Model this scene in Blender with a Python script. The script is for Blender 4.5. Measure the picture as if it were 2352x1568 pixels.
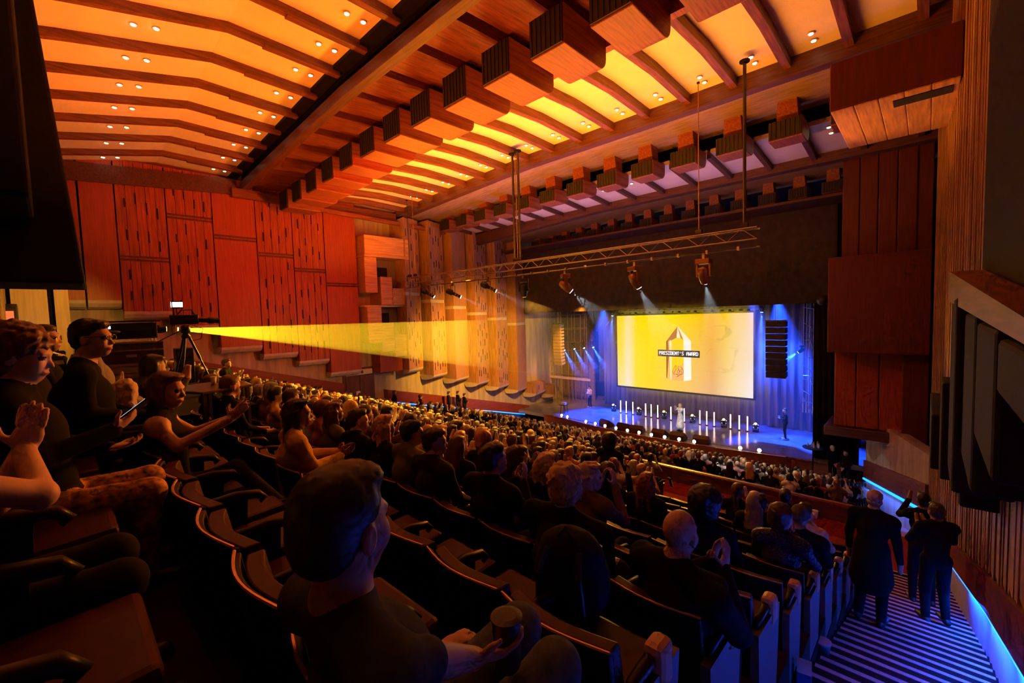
import bpy, math, random
import numpy as np
from mathutils import Vector, Matrix, Euler
R0 = random.Random(7)
PI = math.pi
scene = bpy.context.scene
for _o in list(bpy.data.objects): bpy.data.objects.remove(_o)
COL = scene.collection
# ------------------------------------------------------------------ camera
# world: x across the hall (to the right), y towards the stage, z up; stage floor is z = 0
CAMP = Vector((0.0, 0.0, 7.5))
FPX = 1000.0
def _solve(vw, vl):
    d = lambda p: np.array([p[0]-1176.0, -(p[1]-784.0), -FPX])
    w = -d(vw); w /= np.linalg.norm(w)
    l = d(vl); l -= w*(l@w); l /= np.linalg.norm(l)
    return np.stack([w, l, np.cross(w, l)])
RC = _solve((125, 757), (2115, 697))
cam = bpy.data.cameras.new('camera'); camo = bpy.data.objects.new('camera', cam); COL.objects.link(camo)
M = Matrix.Identity(4)
for i in range(3):
    for j in range(3): M[i][j] = RC[i][j]
    M[i][3] = CAMP[i]
camo.matrix_world = M
cam.sensor_fit = 'HORIZONTAL'; cam.sensor_width = 36; cam.lens = 36*FPX/2352; cam.clip_start = .02; cam.clip_end = 300
scene.camera = camo
# ------------------------------------------------------------------ world, exposure
w = bpy.data.worlds.new('hall_dark'); scene.world = w; w.use_nodes = True
bgn = w.node_tree.nodes['Background']; bgn.inputs[0].default_value = (.55, .10, .05, 1); bgn.inputs[1].default_value = .0015
scene.view_settings.view_transform = 'Standard'; scene.view_settings.look = 'None'
scene.view_settings.exposure = 0.0; scene.view_settings.gamma = 1.0; scene.view_settings.use_curve_mapping = False
try:
    cy = scene.cycles
    cy.use_denoising = True; cy.max_bounces = 4; cy.diffuse_bounces = 3; cy.glossy_bounces = 2; cy.transmission_bounces = 2
    cy.volume_bounces = 0; cy.sample_clamp_indirect = 4; cy.sample_clamp_direct = 0; cy.caustics_reflective = False; cy.caustics_refractive = False
    cy.use_light_tree = True; cy.use_adaptive_sampling = True; cy.adaptive_threshold = .08; cy.adaptive_min_samples = 12
except Exception: pass
# ------------------------------------------------------------------ lights
def lamp(kind, name, loc, target, energy, color, size=.3, size_y=None, angle=45, blend=.4, spread=180):
    l = bpy.data.lights.new(name, kind); l.energy = energy; l.color = color
    if kind == 'AREA':
        l.size = size; l.spread = math.radians(spread)
        if size_y: l.shape = 'RECTANGLE'; l.size_y = size_y
    elif kind == 'SPOT':
        l.spot_size = math.radians(angle); l.spot_blend = blend; l.shadow_soft_size = size
    else: l.shadow_soft_size = size
    o = bpy.data.objects.new(name, l); COL.objects.link(o); o.location = loc
    d = Vector(target)-Vector(loc)
    o.rotation_euler = d.to_track_quat('-Z', 'Y').to_euler()
    return o
AMBER = (1, .30, .012); ORANGE = (1, .20, .006); RED = (1, .02, .004); GOLD = (1, .44, .04); BLUE = (.01, .07, 1); WARM = (1, .62, .3)
# amber washes thrown up at the ceiling; the rear one is an added area light without a fixture
lamp('AREA', 'truss_uplight', (-12, 11.6, 9.9), (-12, 11.9, 15), 2300, (1, .25, .012), 15, .6)
lamp('AREA', 'rear_ceiling_fill', (-11, 2.6, 9.2), (-11, 3.6, 15), 1000, (1, .155, .003), 14, .6)
lamp('AREA', 'front_uplight', (-12, 18.6, 10.4), (-12, 19, 15), 150, (.75, .35, .75), 14, .5)
# coloured washes on the side walls
lamp('SPOT', 'red_wall_wash', (-9, 10.5, 11), (-23.5, 8, 11.5), 3800, RED, .4, angle=62, blend=.9)
lamp('SPOT', 'amber_wall_wash', (-12, 15, 8.5), (-23.4, 20.5, 4.0), 15000, (1, .42, .03), .4, angle=62, blend=.9)
lamp('SPOT', 'amber_wall_low', (-13, 11, 6.5), (-23.4, 9, 5.0), 900, (1, .3, .08), .4, angle=70, blend=1)
lamp('SPOT', 'right_wall_wash', (-9, 14, 9.6), (-1, 21, 7), 420, RED, .4, angle=60, blend=.9)
lamp('SPOT', 'slat_wash', (-3, 13, 6), (.9, 13, 7), 240, (1, .42, .02), .2, angle=50, blend=.8)
lamp('SPOT', 'side_box_uplight', (-3.4, 13.6, 9.6), (-.6, 13.4, 11.7), 420, (1, .3, .01), .2, angle=60, blend=.8)
# amber light from the truss on to the seats
lamp('SPOT', 'audience_wash_a', (-16, 13.6, 9.2), (-15, 6, 3.5), 15000, (1, .42, .03), .5, angle=90, blend=.9)
lamp('SPOT', 'audience_wash_b', (-9, 13.6, 9.2), (-8, 8, 3), 3200, GOLD, .5, angle=80, blend=.9)
lamp('SPOT', 'audience_wash_c', (-11, 25.3, 8.4), (-10, 17, .8), 5200, GOLD, .3, angle=100, blend=.9)
lamp('SPOT', 'audience_wash_d', (-8, 13.6, 9.2), (-4.2, .2, 6.8), 7000, ORANGE, .5, angle=26, blend=.8)
# stage
lamp('SPOT', 'blue_stage_left', (-17, 27.6, 8), (-17.2, 26.8, 0), 32000, BLUE, .15, angle=44, blend=.5)
lamp('SPOT', 'blue_stage_right', (-6, 27.6, 8), (-5.0, 26.6, 0), 40000, BLUE, .15, angle=48, blend=.5)
lamp('SPOT', 'blue_curtain', (-7.5, 28.2, 8), (-6.6, 31, 2.6), 12000, BLUE, .15, angle=55, blend=.8)
lamp('SPOT', 'presenter_key', (-9, 13.6, 9.2), (-11, 26.6, 1), 9000, (1, .95, .9), .15, angle=7, blend=.3)
lamp('SPOT', 'presenter_key_side', (-5, 13.6, 9.2), (-5.7, 28.3, 1), 6000, (1, .95, .9), .15, angle=6, blend=.3)
lamp('SPOT', 'amber_wing', (-17, 24.8, 8.2), (-21.5, 29.5, 2.6), 4500, (1, .35, .02), .15, angle=50, blend=.8)

# ------------------------------------------------------------------ materials
MATS = {}
def mat(name, col, rough=.6, metal=0, emit=None, estr=0, noise=0, nscale=6, coat=0, spec=.5, stretch=None, bump=0):
    if name in MATS: return MATS[name]
    m = bpy.data.materials.new(name); m.use_nodes = True; nt = m.node_tree; b = nt.nodes['Principled BSDF']
    b.inputs['Base Color'].default_value = (*col, 1); b.inputs['Roughness'].default_value = rough; b.inputs['Metallic'].default_value = metal
    b.inputs['Specular IOR Level'].default_value = spec
    if coat: b.inputs['Coat Weight'].default_value = coat
    if emit: b.inputs['Emission Color'].default_value = (*emit, 1); b.inputs['Emission Strength'].default_value = estr
    if noise or bump:
        tc = nt.nodes.new('ShaderNodeTexCoord'); mp = nt.nodes.new('ShaderNodeMapping'); nz = nt.nodes.new('ShaderNodeTexNoise')
        mp.inputs['Scale'].default_value = stretch or (1, 1, 1)
        nz.inputs['Scale'].default_value = nscale; nz.inputs['Detail'].default_value = 5
        nt.links.new(tc.outputs['Object'], mp.inputs[0]); nt.links.new(mp.outputs[0], nz.inputs[0])
        if noise:
            r = nt.nodes.new('ShaderNodeValToRGB')
            r.color_ramp.elements[0].position = .3; r.color_ramp.elements[1].position = .7
            r.color_ramp.elements[0].color = (*[c*(1-noise) for c in col], 1)
            r.color_ramp.elements[1].color = (*[min(1, c*(1+noise)) for c in col], 1)
            nt.links.new(nz.outputs[0], r.inputs[0]); nt.links.new(r.outputs[0], b.inputs['Base Color'])
        if bump:
            bp = nt.nodes.new('ShaderNodeBump'); bp.inputs['Strength'].default_value = bump; bp.inputs['Distance'].default_value = .02
            nt.links.new(nz.outputs[0], bp.inputs['Height']); nt.links.new(bp.outputs[0], b.inputs['Normal'])
    MATS[name] = m; return m
def wood(name, c, rough=.5, along='z', n=.45):
    s = {'z': (9, 9, .5), 'y': (9, .5, 9), 'x': (.5, 9, 9)}[along]
    return mat(name, c, rough, noise=n, nscale=2.2, stretch=s, bump=.15)
M_CEIL = mat('ceiling_paint', (.78, .74, .68), .7, noise=.06, nscale=1.2)
M_RIB = wood('rib_timber', (.15, .05, .022), .5, 'y')
M_BEAM = wood('beam_timber', (.085, .03, .018), .5, 'x')
M_BOXW = wood('box_timber', (.23, .065, .026), .5, 'y')
M_LOUV = mat('louvre_black', (.02, .018, .018), .7)
M_FIN = wood('fin_timber_lit', (.46, .25, .13), .5, 'z')  # lit copy of the wall timber: yellow light put into a paler colour
M_FINP = wood('fin_timber_lit_plain', (.46, .25, .13), .45, 'z', .2)
M_PANEL = wood('wall_timber', (.30, .06, .026), .5, 'z')
M_PLAIN = wood('wall_timber_plain', (.32, .06, .024), .45, 'z', .2)
M_SLOT = mat('slot_dark', (.008, .006, .006), .9)
M_CONC = mat('board_marked_concrete', (.42, .37, .33), .85, noise=.25, nscale=1.5, stretch=(3, 3, .35), bump=.4)
M_LIP = mat('pale_lip', (.62, .57, .52), .7, noise=.1)
M_REDW = wood('red_plinth', (.20, .035, .02), .4, 'y', .3)
M_BLACK = mat('black_cladding', (.008, .007, .007), .8, noise=.3, nscale=3, spec=.15)
M_BLKCLOTH = mat('black_cloth', (.018, .016, .017), .95, noise=.3, nscale=4, stretch=(6, 6, .4), spec=.1)
M_METAL = mat('dark_steel', (.08, .075, .07), .35, .9)
M_ALU = mat('aluminium', (.6, .58, .55), .3, 1)
M_BLKPL = mat('black_plastic', (.015, .015, .016), .4)
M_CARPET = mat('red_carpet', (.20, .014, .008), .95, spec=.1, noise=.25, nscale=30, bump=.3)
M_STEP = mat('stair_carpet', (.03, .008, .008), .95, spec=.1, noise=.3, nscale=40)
M_NOSE = mat('stair_nosing', (.5, .26, .25), .85, noise=.15, nscale=20)
M_SLAT = wood('slat_timber', (.46, .30, .17), .5, 'z', .5)
M_STAGE = mat('stage_floor', (.22, .22, .28), .17, noise=.2, nscale=1.5, spec=.6)
M_WHITE = mat('white_paint', (.75, .73, .7), .6)
# ------------------------------------------------------------------ mesh helpers
def link(o, parent=None):
    COL.objects.link(o)
    if parent is not None: o.parent = parent
    return o
def mesh_obj(name, verts, faces, m=None, parent=None, smooth=False):
    me = bpy.data.meshes.new(name); me.from_pydata([tuple(v) for v in verts], [], faces); me.update()
    if smooth: me.polygons.foreach_set('use_smooth', [True]*len(me.polygons))
    o = bpy.data.objects.new(name, me)
    if m is not None: me.materials.append(m)
    return link(o, parent)
def tag(o, label=None, cat=None, group=None, kind=None):
    if label: o['label'] = label
    if cat: o['category'] = cat
    if group: o['group'] = group
    if kind: o['kind'] = kind
    return o
def empty(name, loc, rz=0, label=None, cat=None, group=None):
    o = bpy.data.objects.new(name, None); o.empty_display_size = .1; COL.objects.link(o); o.location = loc; o.rotation_euler = (0, 0, rz)
    return tag(o, label, cat, group)
BF = [(0,3,2,1),(4,5,6,7),(0,1,5,4),(1,2,6,5),(2,3,7,6),(3,0,4,7)]
class MB:
    """collects shapes into one mesh"""
    def __init__(s): s.v = []; s.f = []; s.mi = []
    def add(s, vs, fs, mi=0):
        n = len(s.v); s.v += [tuple(v) for v in vs]; s.f += [tuple(n+i for i in f) for f in fs]; s.mi += [mi]*len(fs); return s
    def box(s, x0, x1, y0, y1, z0, z1, mi=0):
        return s.add([(x0,y0,z0),(x1,y0,z0),(x1,y1,z0),(x0,y1,z0),(x0,y0,z1),(x1,y0,z1),(x1,y1,z1),(x0,y1,z1)], BF, mi)
    def hexa(s, v8, mi=0): return s.add(v8, BF, mi)
    def bar(s, a, b, w, h, mi=0, up=(0,0,1)):
        a = Vector(a); b = Vector(b); d = (b-a).normalized(); u = Vector(up)
        if abs(d.dot(u)) > .98: u = Vector((0,1,0))
        r = d.cross(u).normalized(); u = r.cross(d)
        r *= w/2; u *= h/2
        return s.add([a-r-u, a+r-u, b+r-u, b-r-u, a-r+u, a+r+u, b+r+u, b-r+u], BF, mi)
    def tube(s, pts, r, n=8, mi=0, caps=True):
        pts = [Vector(p) for p in pts]; rs = r if isinstance(r, (list, tuple)) else [r]*len(pts)
        base = len(s.v); vs = []; fs = []
        ref = None
        for i, p in enumerate(pts):
            d = (pts[min(i+1, len(pts)-1)]-pts[max(i-1, 0)]).normalized()
            if ref is None: ref = Vector((0,0,1)) if abs(d.z) < .9 else Vector((1,0,0))
            a = d.cross(ref)
            a = a.normalized() if a.length > 1e-6 else Vector((1,0,0)); b = a.cross(d); ref = b
            for k in range(n):
                t = 2*PI*k/n; vs.append(p+(a*math.cos(t)+b*math.sin(t))*rs[i])
        for i in range(len(pts)-1):
            for k in range(n): fs.append((i*n+k, i*n+(k+1)%n, (i+1)*n+(k+1)%n, (i+1)*n+k))
        if caps: fs.append(tuple(range(n))); fs.append(tuple((len(pts)-1)*n+k for k in reversed(range(n))))
        return s.add(vs, fs, mi)
    def lathe(s, prof, c=(0,0,0), axis=(0,0,1), n=16, mi=0):
        q = Vector(axis).to_track_quat('Z', 'Y'); c = Vector(c); vs = []; fs = []
        for (r, z) in prof:
            for k in range(n):
                t = 2*PI*k/n; vs.append(c+q@Vector((r*math.cos(t), r*math.sin(t), z)))
        for i in range(len(prof)-1):
            for k in range(n): fs.append((i*n+k, i*n+(k+1)%n, (i+1)*n+(k+1)%n, (i+1)*n+k))
        fs.append(tuple(reversed(range(n)))); fs.append(tuple((len(prof)-1)*n+k for k in range(n)))
        return s.add(vs, fs, mi)
    def prism(s, poly, a, b, axis='x', mi=0):
        """extrude a polygon: axis x: poly in (y,z); y: (x,z); z: (x,y)"""
        f = {'x': lambda p, t: (t, p[0], p[1]), 'y': lambda p, t: (p[0], t, p[1]), 'z': lambda p, t: (p[0], p[1], t)}[axis]
        n = len(poly); vs = [f(p, a) for p in poly]+[f(p, b) for p in poly]
        fs = [tuple(range(n)), tuple(reversed(range(n, 2*n)))]+[(i, n+i, n+(i+1)%n, (i+1)%n) for i in range(n)]
        return s.add(vs, fs, mi)
    def build(s, name, m=None, parent=None, smooth=False, bevel=0):
        o = mesh_obj(name, s.v, s.f, None, parent, smooth)
        for x in (m if isinstance(m, (list, tuple)) else [m]):
            if x is not None: o.data.materials.append(x)
        if any(s.mi): o.data.polygons.foreach_set('material_index', s.mi)
        fixn(o.data)
        if bevel:
            bv = o.modifiers.new('bevel', 'BEVEL'); bv.width = bevel; bv.segments = 2; bv.limit_method = 'ANGLE'
        return o
import bmesh
def fixn(me):
    b = bmesh.new(); b.from_mesh(me); bmesh.ops.recalc_face_normals(b, faces=b.faces); b.to_mesh(me); b.free()
def box(name, x0, x1, y0, y1, z0, z1, m, parent=None, bevel=0): return MB().box(x0,x1,y0,y1,z0,z1).build(name, m, parent, bevel=bevel)
def copy_tree(o, parent=None, loc=None, rz=None):
    c = o.copy(); COL.objects.link(c); c.parent = parent
    if loc is not None: c.location = loc
    if rz is not None: c.rotation_euler = (0, 0, rz)
    for ch in o.children: copy_tree(ch, c)
    return c
def inst(o, parent=None, loc=(0,0,0), rot=(0,0,0), sc=(1,1,1), name=None):
    c = bpy.data.objects.new(name or o.name.split('.')[0], o.data); COL.objects.link(c); c.parent = parent
    c.location = loc; c.rotation_euler = rot; c.scale = sc; return c
# rake of the seating: drop below the eye at distance y, and the floor level of row k
def drop(y): return 1.51+.41*y-.0055*y*y
def rowy(k): return .85*k-.46
def rowz(k): return 7.5-drop(rowy(k)) if k <= 14 else 1.2-.3*(rowy(k)-14.84)
def zfloor(y): return 7.5-drop(y) if y < 11.6 else (1.82 if y < 14.0 else 1.3-.3*(y-14.84))
def at_y(px, py, y):
    r = np.array(RC)@np.array([px-1176., 784.-py, -FPX]); return np.array(CAMP)+r*(y/r[1])
ORD = 'zeroth first second third fourth fifth sixth seventh eighth ninth tenth eleventh twelfth thirteenth fourteenth fifteenth sixteenth seventeenth eighteenth nineteenth twentieth'.split()
TENS = {2: 'twenty', 3: 'thirty', 4: 'forty'}
def ordw(n):
    if n <= 20: return ORD[n]
    return (TENS[n//10]+'-'+ORD[n%10]) if n%10 else {30:'thirtieth',40:'fortieth'}[n]
# ================================================================== ceiling
ceiling = tag(bpy.data.objects.new('ceiling', None), kind='structure'); COL.objects.link(ceiling)
tag(ceiling, 'amber lit ceiling of plaster bays between dark timber ribs and beams')
def lz(x): return -.045*max(0, -x-13)          # the ceiling dips a little towards the side wall
def strip(name, x0, x1, sec, th, m, parent, dz=0):
    """a slab between x0 and x1 following the section [(y,z)...]"""
    mb = MB(); n = len(sec); v = []
    for x in (x0, x1):
        for (y, z) in sec: v.append((x, y, z+lz(x)+dz))
        for (y, z) in sec: v.append((x, y, z+lz(x)+dz+th))
    f = []
    for i in range(n-1):
        a, b = i, 2*n+i
        f += [(a, a+1, b+1, b), (n+a, n+b, n+b+1, n+a+1), (a, n+a, n+a+1, a+1), (b, b+1, n+b+1, n+b)]
    f += [(0, 2*n, 3*n, n), (n-1, 2*n-1, 4*n-1, 3*n-1)]
    return mb.add(v, f).build(name, m, parent)
SEC0 = [(-7, 12.4), (.5, 14.25), (3.4, 14.9), (6.2, 14.85)]
RX0 = [1.8-1.6*i for i in range(17)]
for i, x in enumerate(RX0):
    if x > -23.9: strip('ceiling_panel', x-1.6 if x-1.6 > -24 else -24, x, SEC0, .08, M_CEIL, ceiling)
    strip('rib', x-.08, x+.08, SEC0, .2, M_RIB, ceiling, dz=-.20)
    # glued-timber facing on the last stretch of each rib
    if x < -5: strip('rib_facing', x-.1, x+.1, [(4.2, 14.88), (6.2, 14.85)], .1, M_RIB, ceiling, dz=-.235)
def across(name, y0, y1, z0, z1, m, x0=-24.2, x1=3):
    mb = MB(); xs = [x0, -13, x1]
    for a, b in zip(xs, xs[1:]):
        mb.hexa([(a,y0,z0+lz(a)),(b,y0,z0+lz(b)),(b,y1,z0+lz(b)),(a,y1,z0+lz(a)),(a,y0,z1+lz(a)),(b,y0,z1+lz(b)),(b,y1,z1+lz(b)),(a,y1,z1+lz(a))])
    return mb.build(name, m, ceiling)
across('shadow_gap', 6.0, 6.35, 14.75, 15.2, M_BLACK)
across('cross_beam', 6.38, 6.68, 14.2, 14.55, M_BEAM)
# bay of timber soffit slabs above the first row of boxes
across('bay_back', 6.7, 9.7, 15.0, 15.15, M_BLACK)
for x in RX0:
    mb = MB(); x0, x1 = x-1.42, x-.18
    if x0 < -24: continue
    mb.hexa([(x0,6.8,14.35+lz(x)),(x1,6.8,14.35+lz(x)),(x1,9.3,14.5+lz(x)),(x0,9.3,14.5+lz(x)),(x0,6.8,14.9+lz(x)),(x1,6.8,14.9+lz(x)),(x1,9.3,14.95+lz(x)),(x0,9.3,14.95+lz(x))])
    mb.build('soffit_slab', M_BOXW, ceiling)
across('edge_plank', 9.6, 9.82, 13.9, 14.5, M_BOXW)
# the bright middle bay
SEC2 = [(9.8, 14.4), (12.2, 14.52), (14.7, 14.45)]
RX2 = [1.2-1.39*i for i in range(19)]
for x in RX2:
    if x < -23.9: break
    strip('ceiling_panel', max(-24, x-1.39), x, SEC2, .08, M_CEIL, ceiling)
    strip('rib', x-.1, x+.1, SEC2, .3, M_RIB, ceiling, dz=-.28)
across('cross_beam', 14.6, 14.95, 13.95, 14.6, M_BEAM)
across('sloping_soffit', 14.9, 18.2, 14.25, 14.4, mat('soffit_timber', (.34, .25, .2), .6, noise=.25, nscale=1.5, stretch=(1, 6, 6)))
# the lilac-lit bay and the last bay before the stage
M_CEIL2 = mat('ceiling_paint_grey', (.55, .52, .55), .7, noise=.08, nscale=1.2)
RX4 = [1.2-1.5*i for i in range(17)]
for x in RX4:
    mb = MB(); x0 = x-1.38
    mb.hexa([(x0,17.9,13.55),(x,17.9,13.55),(x,20.5,13.3),(x0,20.5,13.3),(x0,17.9,13.7),(x,17.9,13.7),(x,20.5,13.45),(x0,20.5,13.45)])
    mb.build('ceiling_panel', M_CEIL2, ceiling)
    MB().bar((x+.06,17.9,13.5),(x+.06,20.5,13.25),.16,.3).build('rib', M_BEAM, ceiling)
across('cross_beam', 20.5, 20.95, 12.95, 13.6, M_BEAM)
across('sloping_soffit', 20.9, 25.6, 13.5, 13.65, MATS['soffit_timber'])
# ------------------------------------------------------------------ boxes hung in rows under the beams
def acoustic_box(name, w, h, l, stalk):
    """dark louvred face towards -y, timber body with a rounded underside"""
    e = empty(name, (0,0,0))
    rr = min(.32, h*.55); prof = [(0, 0), (0, h), (l, h), (l, rr)] + [(l-rr*(1-math.cos(t*PI/10)), rr*(1-math.sin(t*PI/10))) for t in range(1, 6)]
    MB().prism(prof, -w/2, w/2).build('body', M_BOXW, e, bevel=.02)
    mb = MB().box(-w/2+.02, w/2-.02, -.05, -.012, .03, h-.03)
    mb.build('grille', M_LOUV, e)
    for i in range(7):
        xx = -w/2+.08+i*(w-.16)/6
        box('louvre', xx-.015, xx+.015, -.075, -.05, .05, h-.05, M_LOUV, e)
    if stalk:
        MB().hexa([(-w*.33,.3,h),(w*.33,.3,h),(w*.33,.75*l,h),(-w*.33,.75*l,h),(-w*.28,.25,h+stalk),(w*.28,.25,h+stalk),(w*.28,.8*l,h+stalk),(-w*.28,.8*l,h+stalk)]).build('neck', M_BOXW, e)
        box('cap_plate', -w*.42, w*.42, .2, .85*l, h+stalk-.03, h+stalk, M_BLACK, e)
    return e
pa = acoustic_box('ceiling_box', .95, .85, 1.7, 0)
nA = 0
for i, x in enumerate([x for x in RX0 if -23.5 < x < 0]):
    o = pa if i == 0 else copy_tree(pa)
    o.location = (x, 7.9, 13.3+lz(x)); nA += 1
    tag(o, 'timber box with black louvred face, %s from the slatted wall in the rear row' % ordw(i+1), 'ceiling box', 'rear row of ceiling boxes')
pb = acoustic_box('ceiling_box', .95, .62, 1.1, .75)
for i in range(14):
    o = pb if i == 0 else copy_tree(pb); x = -1.75-1.68*i
    o.location = (x, 16.6+.05*i, 12.95)
    tag(o, 'timber box on a neck, %s from the slatted wall in the row over the truss' % ordw(i+1), 'ceiling box', 'middle row of ceiling boxes')
pc = acoustic_box('ceiling_box', .75, .5, .9, .6)
for i in range(15):
    o = pc if i == 0 else copy_tree(pc); x = -3.1-1.28*i
    o.location = (x, 23.7+.08*i, 12.45)
    tag(o, 'small timber box on a neck, %s from the slatted wall, above the valance' % ordw(i+1), 'ceiling box', 'front row of ceiling boxes')
box('box_ledge', -24.2, 2, 23.3, 25.2, 12.2, 12.32, M_BEAM, ceiling)
# ------------------------------------------------------------------ paired downlights
M_DL = mat('downlight_glow', (1, .9, .75), .5, emit=(1, .80, .52), estr=14)
M_DLR = mat('downlight_ring', (.5, .35, .2), .4)
def downlight():
    e = empty('downlight', (0,0,0))
    MB().lathe([(.085, 0), (.085, .03), (.065, .03), (.065, .005)], n=14).build('ring', M_DLR, e)
    MB().lathe([(.06, .004), (.05, -.012), (.02, -.02)], n=12).build('lamp', M_DL, e)
    return e
dl = downlight(); used = [0]
def put_dl(x, y, z, label, group):
    o = dl if not used[0] else copy_tree(dl); used[0] = 1
    o.location = (x, y, z-.035); tag(o, label, 'downlight', group)
for i, x in enumerate(RX0):
    if x > -3 or x < -23: continue
    xc = x-.8
    for y, nm in ((1.7, 'stage-far'), (5.3, 'beam-side')):
        z = np.interp(y, [s[0] for s in SEC0], [s[1] for s in SEC0])+lz(xc)
        for s, w_ in ((0, 'rearward'), (.42, 'forward')):
            put_dl(xc, y+s, np.interp(y+s, [q[0] for q in SEC0], [q[1] for q in SEC0])+lz(xc), '%s lamp of the %s pair, %s rear ceiling bay from the timber wall' % (w_, nm, ordw(max(1, round((x+25.4)/1.6)))), 'rear bay downlights')
for i, x in enumerate(RX2):
    if x > -1.5 or x < -23: continue
    for s, w_ in ((0, 'forward'), (-.38, 'rearward')):
        y = 14.15+s
        put_dl(x-.7, y, np.interp(y, [q[0] for q in SEC2], [q[1] for q in SEC2])+lz(x-.7), '%s lamp of the pair in the %s bright ceiling bay from the timber wall' % (w_, ordw(max(1, round((x+25.2)/1.39)))), 'bright bay downlights')
for i, x in enumerate(RX4):
    if x > -1 or x < -20: continue
    for s, w_ in ((0, 'nearer'), (.5, 'farther')):
        y = 18.3+s
        put_dl(x-.7, y, 13.55-(y-17.9)*.096, '%s lamp of the pair in the %s lilac ceiling bay from the timber wall' % (w_, ordw(max(1, round((x+25)/1.5)))), 'lilac bay downlights')
# ================================================================== left wall
wl = bpy.data.objects.new('wall_left', None); COL.objects.link(wl); tag(wl, 'concrete side wall hung with stepped slotted timber panels', kind='structure')
mb = MB(); mb.box(-25, -24.1, -1.2, 32, -1.2, 15.2); mb.build('concrete_wall', M_CONC, wl)
XF = -23.4
def slots(mb_s, y0, y1, z0, z1, x, dens=1.0, rng=R0):
    n = max(2, int((y1-y0)/.30))
    for i in range(n):
        y = y0+(i+.5)*(y1-y0)/n
        z = z0+rng.uniform(.2, .9)
        while z < z1-.5:
            h = rng.uniform(.34, .48)
            if rng.random() < dens: mb_s.box(x-.004, x+.012, y-.022, y+.022, z, z+h)
            z += h+rng.uniform(.45, 1.25)
# column boundaries along the wall, with bottom level and the height of the cross joint
COLS = [(-1.2,.9,8.6,None,0),(.95,1.95,8.6,None,0),(1.98,3.55,8.15,10.4,1),(3.58,5.2,7.5,12.3,1),(5.23,6.95,6.45,11.6,0),(6.98,8.6,6.0,10.95,1),(8.63,10.2,5.5,10.3,1),(10.23,12.0,4.72,9.6,0)]
for (y0, y1, zb, zj, sl) in COLS:
    segs = [(zb, 14.2)] if zj is None else [(zb, zj-.22), (zj, 14.2)]
    for (z0, z1) in segs:
        if sl:
            n = 5; wd = (y1-y0)/n          # five boards, each its own piece
            for b in range(n): box('timber_board', XF-.5, XF+R0.uniform(-.012, .012), y0+b*wd+.008, y0+(b+1)*wd-.008, z0, z1, M_PANEL, wl)
            ms = MB(); slots(ms, y0+.1, y1-.1, z0, z1, XF+.012); o = ms.build('slot', M_SLOT, wl); o['kind'] = 'stuff'
        else:
            box('timber_panel', XF-.5, XF, y0+.008, y1-.008, z0, z1, M_PLAIN, wl)
    if zj is not None:
        box('joint_rail', XF-.5, XF-.05, y0, y1, zj-.22, zj, M_BEAM, wl)
        if sl == 0 or True: box('joint_bead', XF-.5, XF+.01, y0, y1, zj-.13, zj-.09, M_PANEL, wl)
    # rounded pale soffit under each hung panel
    pr = [(XF-.02, zb), (XF-.06, zb-.12), (XF-.2, zb-.26), (XF-.45, zb-.33), (XF-.72, zb-.33), (XF-.72, zb)]
    MB().prism(pr, y0+.01, y1-.01, 'y').build('soffit_lip', M_LIP, wl)
# cornice lines where wall meets ceiling
MB().bar((-23.3, 6, 13.55), (-23.3, 14.5, 13.6), .35, .4).build('cornice', M_RIB, wl)
MB().bar((-23.45, -1, 13.3), (-23.45, 6.2, 13.85), .3, .7).build('cornice', M_BEAM, wl)
MB().bar((-22.9, 8, 13.35), (-22.9, 16.4, 13.1), .18, .2).build('cornice_rail', M_BOXW, wl)
# fins nearer the stage: slanted faces, each with an upper and a lower panel and a rounded foot
FINS = [(14.60,16.1,4.44,9.13,1),(16.38,18.0,3.88,8.69,1),(18.19,19.9,3.40,8.27,0),(20.11,21.85,2.88,7.83,1),(22.10,23.9,2.33,7.42,1),(24.18,25.95,1.80,6.97,0),(26.26,28.3,1.21,None,1),(28.55,29.6,.79,None,1)]
for (y0, y1, zb, zj, sl) in FINS:
    xa, xb = -22.55, -23.25
    top = 13.6 if zj else zb+.75
    for (z0, z1) in ([(zb, zj-.2), (zj, top)] if zj else [(zb, top)]):
        poly = [(xa, y0), (xb, y1), (-24.15, y1), (-24.15, y0)]
        MB().prism(poly, z0, z1, 'z').build('timber_fin', M_FIN if sl else M_FINP, wl)
        if sl:
            ms = MB(); rng = R0
            for i in range(5):
                t = (i+.6)/5.4; y = y0+t*(y1-y0); x = xa+t*(xb-xa)+.004; z = z0+rng.uniform(.1, .7)
                while z < z1-.5:
                    h = rng.uniform(.34, .5); ms.box(x-.01, x+.016, y-.02, y+.02, z, z+h); z += h+rng.uniform(.5, 1.3)
            if ms.v: o = ms.build('slot', M_SLOT, wl); o['kind'] = 'stuff'
    if zj: MB().prism([(xa-.05, y0), (xb-.05, y1), (-24.15, y1), (-24.15, y0)], zj-.2, zj, 'z').build('fin_joint', M_LIP, wl)
    mb = MB(); N = 6; v = []
    for (xt, y) in ((xa, y0), (xb, y1)):
        d = xt+24.15
        for k in range(N+1):
            a = k*PI/2/N; v.append((-24.15+d*math.cos(a*.9), y, zb-.36*math.sin(a)))
    f = [(k, k+1, N+2+k, N+1+k) for k in range(N)]
    v += [(-24.15, y0, zb), (-24.15, y1, zb)]; q = len(v)
    f += [tuple(range(N+1))+(q-2,), tuple(N+1+k for k in reversed(range(N+1)))+(q-1,)]
    mb.add(v, f).build('fin_foot', M_LIP, wl)
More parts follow.
